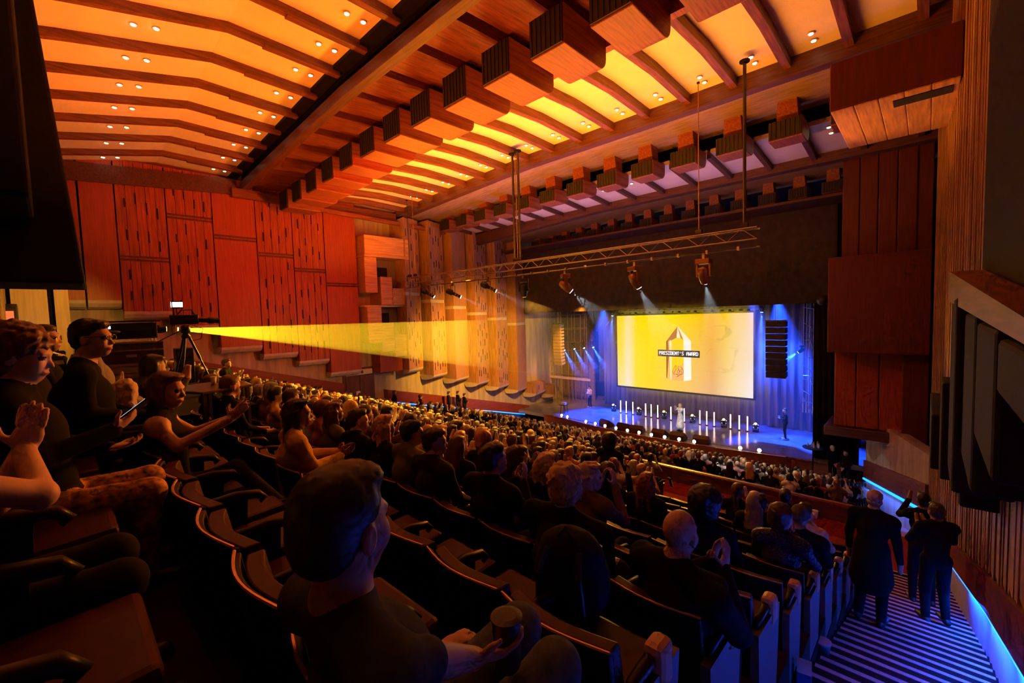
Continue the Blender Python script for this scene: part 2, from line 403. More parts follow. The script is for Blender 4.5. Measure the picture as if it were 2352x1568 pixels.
# cantilevered sculptural boxes on the wall
wb = empty('wall_box', (-24, 12, 4.4), 0, 'stacked timber wall boxes with dark openings, standing out from the side wall', 'wall box')
def wbx(nm, y0, y1, z0, z1, xf, m, bev=.03):
    o = box(nm, -24.1, xf, y0, y1, z0, z1, m, None, bev); o.parent = wb; o.matrix_parent_inverse = Matrix.Translation((24, -12, -4.4)); return o
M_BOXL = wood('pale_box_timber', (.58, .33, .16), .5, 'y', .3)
wbx('beam_box', 12.1, 15.0, 11.2, 12.25, -22.6, M_BOXL); wbx('beam_underside', 12.05, 15.0, 11.05, 11.2, -22.55, M_BOXL)
wbx('upper_column', 12.1, 12.85, 9.05, 11.05, -22.7, M_BOXL); wbx('upper_recess', 12.85, 14.6, 9.3, 11.05, -23.6, mat('recess_grey', (.2, .17, .2), .8))
wbx('upper_block', 13.1, 13.85, 8.35, 9.98, -22.8, M_BOXL); wbx('upper_opening', 13.15, 14.0, 9.98, 10.6, -23.55, M_SLOT); wbx('side_block', 13.85, 15.1, 8.35, 9.33, -22.75, M_BOXL)
wbx('belt', 12.1, 15.1, 8.24, 8.35, -22.9, M_LIP)
wbx('lower_column', 12.15, 13.02, 6.2, 8.24, -22.7, M_BOXL); wbx('lower_recess', 13.02, 14.6, 6.5, 8.24, -23.6, MATS['recess_grey'])
wbx('lower_block', 13.05, 13.85, 5.65, 7.31, -22.8, M_BOXL); wbx('lower_opening', 13.15, 14.0, 7.31, 7.9, -23.55, M_SLOT); wbx('lower_side_block', 13.85, 15.1, 5.3, 6.6, -22.75, M_BOXL)
wbx('foot_block', 13.0, 14.5, 4.4, 5.65, -23.1, M_PLAIN)
# door in the concrete wall
dr = bpy.data.objects.new('door_1', None); COL.objects.link(dr); tag(dr, 'dark double exit door with white transom panel in the concrete wall', kind='structure')
M_DOOR = wood('door_timber', (.13, .05, .03), .4, 'z', .3)
box('door_frame', -24.15, -23.98, 11.15, 13.05, 1.6, 4.75, M_DOOR, dr); box('door_leaf', -24.0, -23.92, 11.28, 12.06, 1.6, 4.28, M_DOOR, dr); box('door_leaf', -24.0, -23.92, 12.12, 12.92, 1.6, 4.28, M_DOOR, dr)
box('transom', -24.0, -23.93, 11.28, 12.92, 4.34, 4.64, M_WHITE, dr); box('door_notice', -23.93, -23.91, 11.85, 12.1, 2.75, 3.4, M_WHITE, dr)
mb = MB().box(-23.93, -23.92, 11.98, 12.04, 4.38, 4.58).box(-23.93, -23.92, 12.2, 12.26, 4.4, 4.58).box(-23.93, -23.92, 12.28, 12.34, 4.4, 4.58); mb.build('transom_sign', M_BLKPL, dr)
# red plinth and the blue light strip at its foot
M_BSTRIP = mat('blue_led', (.1, .4, 1), .4, emit=(.004, .16, 1), estr=5)
bl = bpy.data.objects.new('baseboard_left', None); COL.objects.link(bl); tag(bl, kind='structure')
def slopebox(nm, x0, x1, pts, th, m, parent):
    mb = MB(); (ya, za), (yb, zb) = pts
    return mb.hexa([(x0,ya,za-th),(x1,ya,za-th),(x1,yb,zb-th),(x0,yb,zb-th),(x0,ya,za),(x1,ya,za),(x1,yb,zb),(x0,yb,zb)]).build(nm, m, parent)
slopebox('red_plinth', -24.1, -23.6, ((13.7, 3.25), (26.6, .1)), .75, M_REDW, bl)
slopebox('red_plinth', -24.1, -23.6, ((4, 6.0), (11, 4.0)), .75, M_REDW, bl)
slopebox('light_strip', -23.75, -23.58, ((13.9, 2.5), (26.0, -.5)), .06, M_BSTRIP, bl)
lamp('AREA', 'left_strip_light', (-23.3, 18, 1.2), (-22.7, 18, .4), 60, (.02, .2, 1), .2, 9).rotation_euler = (-.24, .3, 0)
# ================================================================== rear wall and the black overhang
wr = bpy.data.objects.new('wall_rear', None); COL.objects.link(wr); tag(wr, 'ribbed timber rear wall', kind='structure')
box('rear_wall', -25, 3, -7.2, -7, 4, 15, M_CONC, wr)
box('corner_wall', -25, -14, -1.35, -1.15, 4, 9.9, M_SLAT, wr)
for i in range(14): box('wall_slat', -24.0+i*.45, -23.8+i*.45, -1.15, -1.05, 4.5, 9.8, M_SLAT, wr)
box('lit_pilaster', -23.4, -22.2, -.95, -.1, 4.6, 10.05, mat('lit_pilaster_timber', (.75, .55, .28), .5, noise=.12, nscale=2, stretch=(6, 6, .4)), wr)  # yellow light on the slabs partly put into the timber colour
box('lit_pilaster', -23.3, -22.3, .06, .42, 4.6, 9.75, MATS['lit_pilaster_timber'], wr)
box('dark_reveal', -23.5, -22.6, -.1, .06, 4.6, 9.9, M_BLACK, wr)
lamp('SPOT', 'pilaster_light', (-17.5, 1.2, 9.0), (-22.4, -.3, 7.4), 420, (1, .5, .05), .1, angle=60, blend=.6)
oh = empty('balcony_overhang', (-12, -2, 8.3), 0, 'black stepped balcony overhang beside the rear seats', 'overhang')
def ohb(nm, v8):
    o = MB().hexa(v8).build(nm, M_BLACK, oh, bevel=.05); o.matrix_parent_inverse = Matrix.Translation((12, 2, -8.3))
ohb('overhang_face', [(-13.5,-3,8.35),(-11.5,-3,8.35),(-11.5,.46,8.35),(-13.5,.56,8.35),(-13.5,-3,16),(-11.5,-3,16),(-11.5,-.08,16),(-13.5,-.02,16)])
ohb('overhang_step', [(-11.5,-3,9.45),(-9.5,-3,9.45),(-9.5,-.12,9.45),(-11.5,-.12,9.45),(-11.5,-3,16),(-9.5,-3,16),(-9.5,-.12,16),(-11.5,-.12,16)])
ohb('overhang_step', [(-9.5,-3,9.9),(-6,-3,9.9),(-6,-.4,9.9),(-9.5,-.4,9.9),(-9.5,-3,16),(-6,-3,16),(-6,-.4,16),(-9.5,-.4,16)])
bar = MB().bar((-12.6,-.25,8.45),(-11.8,.32,8.4),.06,.07).build('pipe_rail', mat('cream_paint', (.7,.6,.4), .5), oh); bar.matrix_parent_inverse = Matrix.Translation((12, 2, -8.3))
# ================================================================== right wall
wrt = bpy.data.objects.new('wall_right', None); COL.objects.link(wrt); tag(wrt, 'slatted timber side wall with a red plinth over a blue light strip', kind='structure')
XW = .62
def xw(y): return XW-.045*max(0, y-7.5)          # the wall closes in a little towards the stage
M_CORE = mat('wall_core_dark', (.10,.03,.02), .6, noise=.2)
box('wall_core', XW+.06, XW+.6, -7, 7.5, 0, 16, M_CORE, wrt)
MB().hexa([(XW+.06,7.5,0),(XW+.6,7.5,0),(XW+.2,18,0),(xw(18)+.06,18,0),(XW+.06,7.5,16),(XW+.6,7.5,16),(XW+.2,18,16),(xw(18)+.06,18,16)]).build('wall_core', M_CORE, wrt)
# slats as single boards, wide and narrow
y = 1.6
while y < 17.9:
    wd = R0.choice((.07, .1, .16, .22)); gp = R0.choice((.03, .05, .08)); q = R0.uniform(0, .02)
    z0, z1 = zfloor(y)+1.0, (zfloor(y)+3.6 if y < 7 else 15.6)
    box('slat', xw(y)-q, xw(y)+.1, y, y+wd, z0, z1, M_SLAT, wrt); y += wd+gp
for (ya, yb) in ((.5, 4), (4, 7.5), (7.5, 11.5), (11.5, 14), (14, 18)):
    za, zb = (zfloor(ya), zfloor(yb)) if ya < 14 else (1.5, zfloor(yb))
    if ya == 11.5: zb = 1.82
    def sl(nm, o0, o1, h, th, m):
        MB().hexa([(xw(ya)+o0,ya,za+h-th),(xw(ya)+o1,ya,za+h-th),(xw(yb)+o1,yb,zb+h-th),(xw(yb)+o0,yb,zb+h-th),(xw(ya)+o0,ya,za+h),(xw(ya)+o1,ya,za+h),(xw(yb)+o1,yb,zb+h),(xw(yb)+o0,yb,zb+h)]).build(nm, m, wrt)
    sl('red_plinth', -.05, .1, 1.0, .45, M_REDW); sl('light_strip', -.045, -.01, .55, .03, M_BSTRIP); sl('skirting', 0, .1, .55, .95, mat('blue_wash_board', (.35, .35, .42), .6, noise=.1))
for yy in (2.6, 4.6, 6.6, 8.6): lamp('AREA', 'aisle_strip_light', (XW-.13, yy, zfloor(yy)+.53), (XW-.03, yy, zfloor(yy)), 75, (.001, .07, 1), .06, 1.9).rotation_euler = (-.35, -.25, 0)
# angled part of the wall towards the stage
def angbox(nm, z0, z1, m, off=0., t0=0., t1=1., depth=.4, za=None, zb=None):
    a = Vector((.13, 18, 0)); b = Vector((-1.75, 23.2, 0)); d = (b-a); n = Vector((d.y, -d.x, 0)).normalized()*-1
    p = a+d*t0-n*-off; q = a+d*t1-n*-off; p2 = p-n*depth; q2 = q-n*depth
    za = za or (z0, z1); zb = zb or (z0, z1)
    return MB().hexa([(p.x,p.y,za[0]),(q.x,q.y,zb[0]),(q2.x,q2.y,zb[0]),(p2.x,p2.y,za[0]),(p.x,p.y,za[1]),(q.x,q.y,zb[1]),(q2.x,q2.y,zb[1]),(p2.x,p2.y,za[1])]).build(nm, m, wrt)
angbox('concrete_wall', -1.2, 2.9, M_CONC)
angbox('red_plinth', 0, 0, M_REDW, .08, za=(1.2, 2.0), zb=(.25, 1.0))
angbox('light_strip', 0, 0, M_BSTRIP, .1, za=(1.1, 1.18), zb=(.17, .24))
lamp('AREA', 'far_strip_light', (-.9, 20.2, .55), (-1.6, 19.8, -.3), 40, (.01, .12, 1), .1, 4).rotation_euler = (-.16, -.1, .35)
# stacked timber boxes by the stage
sb = empty('side_box', (-1, 20, 0), 0, 'stacked red-brown timber wall boxes beside the stage opening', 'wall box')
def sbx(nm, x0, x1, y0, y1, z0, z1, m):
    o = box(nm, x0, x1, y0, y1, z0, z1, m, sb, .03); o.matrix_parent_inverse = Matrix.Translation((1, -20, 0))
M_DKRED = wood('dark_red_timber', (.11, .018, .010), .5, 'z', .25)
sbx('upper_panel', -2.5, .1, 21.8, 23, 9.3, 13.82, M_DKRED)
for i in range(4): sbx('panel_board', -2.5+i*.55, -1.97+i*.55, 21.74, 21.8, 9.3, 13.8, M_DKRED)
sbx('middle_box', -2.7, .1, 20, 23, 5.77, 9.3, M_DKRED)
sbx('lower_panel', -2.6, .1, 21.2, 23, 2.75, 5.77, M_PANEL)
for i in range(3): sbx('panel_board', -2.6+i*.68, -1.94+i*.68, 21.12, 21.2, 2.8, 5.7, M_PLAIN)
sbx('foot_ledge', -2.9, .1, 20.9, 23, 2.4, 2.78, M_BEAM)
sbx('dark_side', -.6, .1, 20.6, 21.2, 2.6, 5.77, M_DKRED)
ub = empty('upper_wall_box', (-.6, 12, 11.7), 0, 'dark red timber box with a glowing board soffit high on the slatted wall', 'wall box')
def ubx(nm, x0, x1, y0, y1, z0, z1, m):
    o = box(nm, x0, x1, y0, y1, z0, z1, m, ub, .02); o.matrix_parent_inverse = Matrix.Translation((.6, -12, -11.7))
ubx('box_body', -1.63, .4, 12, 15.1, 11.76, 12.75, M_DKRED)
for i in range(5): ubx('soffit_board', -1.61+i*.4, -1.215+i*.4, 12.02, 15.08, 11.72, 11.76, M_BOXL)
ubx('soffit_slot', -.6, .3, 12.3, 12.7, 11.7, 11.725, M_SLOT)
# black stepped terrace boxes on the near side wall
tb = empty('terrace_box', (.4, 4, 6), 0, 'black stepped underside of the side terrace on the slatted wall', 'terrace box')
def tbx(nm, x0, x1, y0, y1, z0, z1, m=M_BLACK):
    o = box(nm, x0, x1, y0, y1, z0, z1, m, tb, .03); o.matrix_parent_inverse = Matrix.Translation((-.4, -4, -6))
M_BLACK2 = mat('terrace_black', (.005,.0045,.004), .8)
for (x0, ya, yb, z0, z1) in ((.09,10.8,13.5,4.5,5.5),(.2,9.9,10.8,4.6,6.2),(.3,6.9,9.9,5.2,6.8),(.2,5.9,6.9,5.66,7.55),(.26,4.7,5.9,6.05,7.4),(.27,3.5,4.7,6.5,7.35),(.28,1.4,3.5,7.0,7.3)): tbx('terrace_step', x0, .62, ya, yb, z0, z1, M_BLACK2)
tbx('terrace_front', .45, .62, 1.2, 7.4, 7.3, 10.4, M_BLACK2)
o = MB().hexa([(.18,7.2,7.52),(.6,7.2,7.52),(.6,2.2,7.3),(.3,2.2,7.3),(.18,7.2,7.86),(.6,7.2,7.86),(.6,2.2,7.38),(.3,2.2,7.38)]).build('sloping_fascia', M_BOXW, tb); o.matrix_parent_inverse = Matrix.Translation((-.4, -4, -6))
tbx('upper_terrace', .45, .62, 1.2, 7.5, 10.4, 16, mat('dim_plaster', (.05, .045, .035), .8, noise=.2))
# ================================================================== floors, stairs, stage shell
fl = bpy.data.objects.new('floor', None); COL.objects.link(fl); tag(fl, 'stepped auditorium floor with red carpet', kind='structure')
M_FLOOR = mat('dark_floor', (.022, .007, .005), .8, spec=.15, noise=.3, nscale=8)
XL, XR = -24.1, -.72
KA, KB, KC = 14, 18, 27            # rear block rows 0..14, cross aisle, front block rows 18..28
for k in range(-2, 29):
    y0 = rowy(k)-.05; z = rowz(k)
    if KA < k < KB: continue
    y1 = y0+.85 if k != KA else 12.0
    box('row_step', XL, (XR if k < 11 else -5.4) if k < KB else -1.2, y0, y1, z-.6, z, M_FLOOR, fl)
zc = 1.82
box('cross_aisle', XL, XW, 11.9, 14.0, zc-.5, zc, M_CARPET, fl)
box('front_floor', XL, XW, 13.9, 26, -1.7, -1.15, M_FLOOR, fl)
ZA = rowz(KB)
MB().hexa([(-5.4,8.8,2.2),(XR,8.8,2.2),(XR,12.1,1.5),(-5.4,12.1,1.5),(-5.4,8.8,rowz(11)),(XR,8.8,rowz(11)),(XR,12.1,1.825),(-5.4,12.1,1.825)]).build('carpet_landing', M_CARPET, fl)
# side aisle stairs: three treads to a row, pale nosing on each
st = bpy.data.objects.new('stairs', None); COL.objects.link(st); tag(st, 'carpeted side aisle stairs with pale striped nosings', kind='structure')
n = 0; y = -1.0; dy = .85/3
ZS = zfloor
while y < 11.9:
    z = ZS(y+dy)
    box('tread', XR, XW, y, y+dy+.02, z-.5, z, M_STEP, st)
    box('nosing', XR+.03, XW-.02, y+dy-.038, y+dy+.008, z-.035, z+.006, M_NOSE, st)
    y += dy; n += 1
y = 14.0
while y < 21:
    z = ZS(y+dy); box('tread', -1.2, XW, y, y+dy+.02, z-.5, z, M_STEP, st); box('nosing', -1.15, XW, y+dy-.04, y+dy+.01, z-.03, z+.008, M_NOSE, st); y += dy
# low parapet behind the front block
pp = bpy.data.objects.new('wall_parapet', None); COL.objects.link(pp); tag(pp, 'low red-brown parapet wall behind the front seats', kind='structure')
zp = zc
M_PARA = wood('parapet_timber', (.14, .045, .03), .5, 'x', .3)
x = -23.6
while x < -1.3:
    x1 = min(x+1.75, -1.2)
    box('parapet_panel', x, x1-.015, 13.95, 14.1, zp-.7, zp+.42, M_PARA, pp); x = x1
MB().bar((-23.6, 14.02, zp+.44), (-1.2, 14.02, zp+.44), .22, .05).build('parapet_cap', M_BOXW, pp)
MB().bar((-9, 13.93, zp+.49), (-1.3, 13.93, zp+.49), .03, .03).build('parapet_rail', M_ALU, pp)
# ------------------------------------------------------------------ stage
sg = bpy.data.objects.new('stage', None); COL.objects.link(sg); tag(sg, 'dark glossy stage platform with a timber front edge', kind='structure')
SX0, SX1 = -20.6, -3.0
for i in range(6):
    x0 = SX0+i*(SX1-SX0)/6; x1 = SX0+(i+1)*(SX1-SX0)/6
    for (ya, yb) in ((25.25, 28.0), (28.01, 32.5)):
        box('stage_board', x0+.004, x1-.004, ya, yb, -.2, 0, M_STAGE, sg)
box('stage_fascia', SX0-.2, SX1+.2, 25.05, 25.25, -1.2, -.02, wood('fascia_timber', (.30, .09, .05), .45, 'x', .3), sg)
box('stage_lip', SX0-.2, SX1+.2, 25.0, 25.27, -.06, .015, M_BOXW, sg)
box('wing_floor', -24.1, SX0, 25.25, 34, -.25, -.02, M_STAGE, sg); box('wing_floor', SX1, 1, 25.6, 34, -.25, -.02, M_STAGE, sg)
sk = bpy.data.objects.new('wall_back', None); COL.objects.link(sk); tag(sk, 'dark back wall of the stage house', kind='structure')
box('stage_back_wall', -25, 2, 34, 34.3, -1, 14, M_BLACK, sk); box('stage_side_wall', 0.5, .9, 23.2, 34, -1, 14, M_BLACK, sk); box('stage_roof', -25, 2, 25.6, 34.2, 13.6, 13.9, M_BLACK, sk)
box('left_wing_wall', -24.1, -20.7, 31.8, 32, -1, 8, mat('wing_wall', (.25,.2,.17), .8, noise=.3), sk)
# black valance and side legs
vl = empty('valance', (-12, 25.6, 7.7), 0, 'broad black cloth valance hanging above the stage opening', 'valance')
mb = MB(); nx = 120; vs = []; fs = []
for i in range(nx+1):
    x = -23.0+i*(19.9)/nx; yy = .03*math.sin(i*1.7)+.015*math.sin(i*.6)
    vs += [(x+12, yy, -.02), (x+12, yy*.4, 4.9)]
for i in range(nx): fs.append((2*i, 2*i+2, 2*i+3, 2*i+1))
o = mb.add(vs, fs).build('cloth', mat('valance_cloth_lit', (.10,.08,.075), .95, noise=.2, nscale=3, spec=.1), vl, smooth=True); so = o.modifiers.new('s', 'SOLIDIFY'); so.thickness = .03  # black cloth made paler: the light in the haze is put into its colour
MB().bar((-11.2, 0, 4.92), (8.9, 0, 4.92), .08, .08).build('batten', M_METAL, vl)
def leg(x0, x1, y, z0, z1, label):
    e = empty('wing_drape', ((x0+x1)/2, y, z0), 0, label, 'drape'); vs = []; fs = []; nx = 24; w_ = x1-x0
    for i in range(nx+1):
        x = -w_/2+i*w_/nx; yy = .06*math.sin(i*1.9); vs += [(x, yy, 0), (x, yy, z1-z0)]
    for i in range(nx): fs.append((2*i, 2*i+2, 2*i+3, 2*i+1))
    o = MB().add(vs, fs).build('cloth', M_BLKCLOTH, e, smooth=True); so = o.modifiers.new('s', 'SOLIDIFY'); so.thickness = .03
    MB().bar((-w_/2, 0, z1-z0+.03), (w_/2, 0, z1-z0+.03), .06, .06).build('batten', M_METAL, e)
leg(-4.0, -2.2, 25.7, -.02, 12.4, 'tall black drape closing the stage beside the timber wall boxes')
leg(-3.6, -2.4, 29.0, -.02, 9, 'black inner wing drape behind the suited presenter')
leg(-22.9, -21.6, 33.2, -.02, 9, 'black wing drape deep behind the pipe grid')
# curtain behind the screen
M_CURT = mat('grey_curtain', (.30, .30, .34), .9, noise=.25, nscale=2, stretch=(10, 10, .3))
cu = empty('stage_curtain', (-12, 31, 0), 0, 'pleated pale curtain across the back of the stage behind the screen', 'curtain')
vs = []; fs = []; nx = 260
for i in range(nx+1):
    x = -7.2+i*16.2/nx; yy = .09*math.sin(i*.9)+.05*math.sin(i*.37+1)
    vs += [(x, yy, .02), (x, yy*.8, 4), (x, yy*.7, 7.9)]
for i in range(nx):
    for j in (0, 1): fs.append((3*i+j, 3*i+3+j, 3*i+4+j, 3*i+1+j))
o = MB().add(vs, fs).build('cloth', M_CURT, cu, smooth=True); so = o.modifiers.new('s', 'SOLIDIFY'); so.thickness = .02
MB().bar((-7.2, 0, 7.93), (9.0, 0, 7.93), .06, .06).build('batten', M_METAL, cu)
# ================================================================== theatre seats
M_SEATR = mat('seat_red_leather', (.05, .006, .004), .42, noise=.2, nscale=5, spec=.22)
M_SHELL = mat('seat_back_shell', (.016, .004, .003), .45, noise=.2, nscale=4, spec=.2)
M_PIPE = mat('seat_piping', (.72, .42, .2), .3, .6)
M_ARM = mat('seat_armrest', (.014, .005, .004), .4, spec=.25)
M_TAN = mat('armrest_cap', (.55, .32, .2), .45)
SW = .56
def arc(t, b=.055): return -b*math.cos(t*PI/2)            # t in -1..1 across the back
def back_mesh(name, z0, z1, y0, y1, th, m, w=.53, b=.055, n=8):
    vs = []; fs = []
    for i in range(n+1):
        t = -1+2*i/n; x = t*w/2; d = arc(t, b)
        vs += [(x, y0+d, z0), (x, y1+d, z1-.012*t*t), (x, y1+d+th, z1-.012*t*t), (x, y0+d+th, z0)]
    for i in range(n):
        a = 4*i; c = a+4
        for j in range(4): fs.append((a+j, a+(j+1)%4, c+(j+1)%4, c+j))
    fs += [(0, 3, 2, 1), (4*n, 4*n+1, 4*n+2, 4*n+3)]
    return MB().add(vs, fs).build(name, m, None, smooth=False, bevel=.008)
def make_seat():
    e = empty('theatre_seat', (0,0,0))
    s = back_mesh('back_shell', .22, .82, .11, .02, .03, M_SHELL); s.parent = e
    c = back_mesh('back_cushion', .36, .805, .145, .062, .065, M_SEATR, .50); c.parent = e
    p = MB().tube([((-1+i/5)*.265, arc(-1+i/5)+.028, .828-.012*(-1+i/5)**2) for i in range(11)], .0065, 6).build('piping', M_PIPE, e)
    b = MB().hexa([(-.245,.16,.38),(.245,.16,.38),(.235,.60,.41),(-.235,.60,.41),(-.245,.16,.455),(.245,.16,.455),(.235,.60,.475),(-.235,.60,.475)]).build('seat_pad', M_SEATR, e, bevel=.025)
    a = MB().tube([(SW/2,.08,.60),(SW/2,.16,.625),(SW/2,.30,.63),(SW/2,.42,.61),(SW/2,.455,.575),(SW/2,.43,.555)], [.018,.026,.03,.028,.022,.012], 8).build('armrest', M_ARM, e, smooth=True)
    MB().hexa([(SW/2-.015,.12,.1),(SW/2+.015,.12,.1),(SW/2+.015,.33,.05),(SW/2-.015,.33,.05),(SW/2-.015,.14,.61),(SW/2+.015,.14,.61),(SW/2+.015,.36,.60),(SW/2-.015,.36,.60)]).build('arm_support', M_BLACK, a)
    MB().box(-.06, .06, .1, .35, 0, .4).build('pedestal', M_BLACK, e)
    return e
def row_range(k):
    if 11 <= k <= KA: return -5.7, -23.3
    if k <= KA: return -1.05, -23.3
    return -1.75, -23.0
SEATS = []
for k in list(range(0, KA+1))+list(range(KB, KC+1)):
    a, b = row_range(k); j = 0
    while a-SW*j > b: SEATS.append((k, j, a-SW*j)); j += 1
SEATS = [(math.hypot(x, rowy(k))+.001*j, k, j, x) for (k, j, x) in SEATS]
SEATS.sort()
proto_seat = make_seat(); first = True
single = None
far = MB(); farm = []
def low_seat(mb, x, y, z):
    mb.hexa([(x-.26,y+.09,z+.22),(x+.26,y+.09,z+.22),(x+.26,y+.2,z+.22),(x-.26,y+.2,z+.22),(x-.26,y-.03,z+.77),(x+.26,y-.03,z+.77),(x+.26,y+.08,z+.76),(x-.26,y+.08,z+.76)])
    mb.box(x-.24, x+.24, y+.16, y+.58, z+.38, z+.47)
ends = []
for n, (d, k, j, x) in enumerate(SEATS):
    y, z = rowy(k), rowz(k)
    # leave the camera place and the projector platform free
    if k <= 2 and -15.6 < x < -7.6: continue
    if n < 290:
        rz = R0.uniform(-.02, .02)
        if n < 110:
            o = proto_seat if first else copy_tree(proto_seat); first = False
            o.location = (x, y, z); o.rotation_euler = (0, 0, rz)
            if j == 0: ends.append(o)
        else:
            if single is None:
                # the same seat joined into one mesh for those too far to show their parts
                mb = MB()
                for ch in [c for c in proto_seat.children]:
                    for sub in [ch]+list(ch.children):
                        if sub.name.startswith(('end_',)): continue
                        mi = {'seat_red_leather': 0, 'seat_back_shell': 1, 'seat_piping': 2}.get(sub.data.materials[0].name, 3)
                        for p in [0]:
                            mb.add([v.co for v in sub.data.vertices], [tuple(p.vertices) for p in sub.data.polygons], mi)
                single = mb.build('theatre_seat', [M_SEATR, M_SHELL, M_PIPE, M_ARM]); o = single
            else: o = inst(single)
            o.location = (x, y, z); o.rotation_euler = (0, 0, rz)
        tag(o, 'dark red theatre seat, %s row from the rear, %s seat from the stairs' % (ordw(k+1), ordw(j+1)), 'seat', 'theatre seats')
    else: low_seat(far, x, y, z)
epm = None
for o in ends:
    if epm is None:
        epm = MB().hexa([(.27,.02,.0),(.32,.02,.0),(.32,.42,.0),(.27,.42,.0),(.27,.0,.6),(.32,.0,.6),(.32,.5,.58),(.27,.5,.58)]).build('end_panel', mat('seat_end_grey', (.10, .10, .11), .5), o)
        ecm = MB().box(.245, .335, .3, .42, .5, .69).build('end_cap', M_TAN, epm, bevel=.03)
    else:
        c = epm.copy(); COL.objects.link(c); c.parent = o; d_ = ecm.copy(); COL.objects.link(d_); d_.parent = c
fo = far.build('seating', [M_SHELL]); tag(fo, 'distant rows of dark red theatre seats under the audience', 'seating', kind='stuff')
# ================================================================== figures: smooth bodies from blended limbs
import openvdb as vdb
A = lambda *p: np.array(p, dtype=float)
def rotm(yaw=0, pitch=0, roll=0):
    return np.array(Euler((pitch, roll, yaw), 'XYZ').to_matrix())
class Fig:
    def __init__(s): s.p = []
    def cap(s, a, b, ra, rb, lab, k=.025): s.p.append(('c', A(*a), A(*b), ra, rb, lab, k)); return s
    def ell(s, c, r, lab, k=.025, rot=None): s.p.append(('e', A(*c), A(*r), rot, None, lab, k)); return s
    def cut(s, c, r, lab=0, k=.008, rot=None): s.p.append(('x', A(*c), A(*r), rot, None, lab, k)); return s
    def sub(s, labs): f = Fig(); f.p = [q for q in s.p if q[5] in labs]; return f
def pdist(q, P):
    if q[0] == 'c':
        a, b, ra, rb = q[1], q[2], q[3], q[4]; d = b-a; L = max(d@d, 1e-9)
        t = np.clip(((P-a)@d)/L, 0, 1)
        return np.linalg.norm(P-a-t[..., None]*d, axis=-1)-(ra+(rb-ra)*t)
    p = P-q[1]
    if q[3] is not None: p = p@q[3]
    k0 = np.linalg.norm(p/q[2], axis=-1); k1 = np.linalg.norm(p/(q[2]**2), axis=-1)
    return k0*(k0-1)/np.maximum(k1, 1e-6)
def fig_mesh(fig, vox, grow=0., bumps=None):
    """-> verts, quads, labels per face"""
    prims = fig.p; lo = A(9, 9, 9); hi = -lo; bb = []
    for q in prims:
        if q[0] == 'c': l = np.minimum(q[1]-q[3], q[2]-q[4]); h = np.maximum(q[1]+q[3], q[2]+q[4])
        else: m = max(q[2]); l = q[1]-m; h = q[1]+m
        bb.append((l, h))
        if q[0] != 'x': lo = np.minimum(lo, l); hi = np.maximum(hi, h)
    pad = .03+grow+2*vox; lo = lo-pad; hi = hi+pad
    dim = np.ceil((hi-lo)/vox).astype(int)+1
    F = np.full(dim, .12, np.float32)
    ax = [lo[i]+np.arange(dim[i])*vox for i in range(3)]
    for q, (l, h) in zip(prims, bb):
        m = .05+q[6]+grow
        i0 = np.clip(((l-m-lo)/vox).astype(int), 0, dim-1); i1 = np.clip(((h+m-lo)/vox).astype(int)+2, 1, dim)
        sl = tuple(slice(i0[i], i1[i]) for i in range(3))
        G = np.stack(np.meshgrid(*[ax[i][sl[i]] for i in range(3)], indexing='ij'), -1)
        d = pdist(q, G).astype(np.float32); f = F[sl]; k = q[6]
        if q[0] == 'x': d = -d; hh = np.clip(.5-.5*(f-d)/k, 0, 1); F[sl] = f*(1-hh)+d*hh+k*hh*(1-hh)
        else: hh = np.clip(.5+.5*(f-d)/k, 0, 1); F[sl] = f*(1-hh)+d*hh-k*hh*(1-hh)
    if bumps:
        amp, fr = bumps; G = np.meshgrid(*ax, indexing='ij')
        F += (amp*np.sin(G[0]*fr+2*np.sin(G[2]*fr*.7))*np.sin(G[1]*fr*1.1+1)*np.sin(G[2]*fr*.9+2*np.sin(G[1]*fr*.6))).astype(np.float32)
    F -= grow
    g = vdb.FloatGrid(.12); g.copyFromArray(F)
    pts, quads = g.convertToQuads(isovalue=0.0)
    V = lo+np.asarray(pts, float)*vox; Q = np.asarray(quads, int)
    a, b, c, d = V[Q[:, 0]], V[Q[:, 1]], V[Q[:, 2]], V[Q[:, 3]]
    if np.einsum('ij,ij->i', a-V.mean(0), np.cross(c-a, d-b)).sum() < 0: Q = Q[:, ::-1]
    cen = V[Q].mean(1); best = np.full(len(Q), 9.); lab = np.zeros(len(Q), int)
    for q in prims:
        if q[0] == 'x': continue
        dd = pdist(q, cen); w = dd < best; best[w] = dd[w]; lab[w] = q[5]
    return V, Q, lab
def fig_obj(name, fig, vox, mats, labmap=None, parent=None, grow=0., bumps=None):
    V, Q, lab = fig_mesh(fig, vox, grow, bumps)
    me = bpy.data.meshes.new(name)
    me.vertices.add(len(V)); me.vertices.foreach_set('co', V.ravel())
    me.loops.add(Q.size); me.loops.foreach_set('vertex_index', Q.ravel().astype(np.int32))
    me.polygons.add(len(Q)); me.polygons.foreach_set('loop_start', np.arange(0, Q.size, 4, dtype=np.int32))
    me.update(calc_edges=True)
    for m in mats: me.materials.append(m)
    if labmap: lab = np.array([labmap.get(i, 0) for i in range(12)])[lab]
    else: lab = np.zeros_like(lab)
    me.polygons.foreach_set('material_index', lab.astype(np.int32))
    me.polygons.foreach_set('use_smooth', np.ones(len(Q), bool)); me.update()
    o = bpy.data.objects.new(name, me); return link(o, parent)
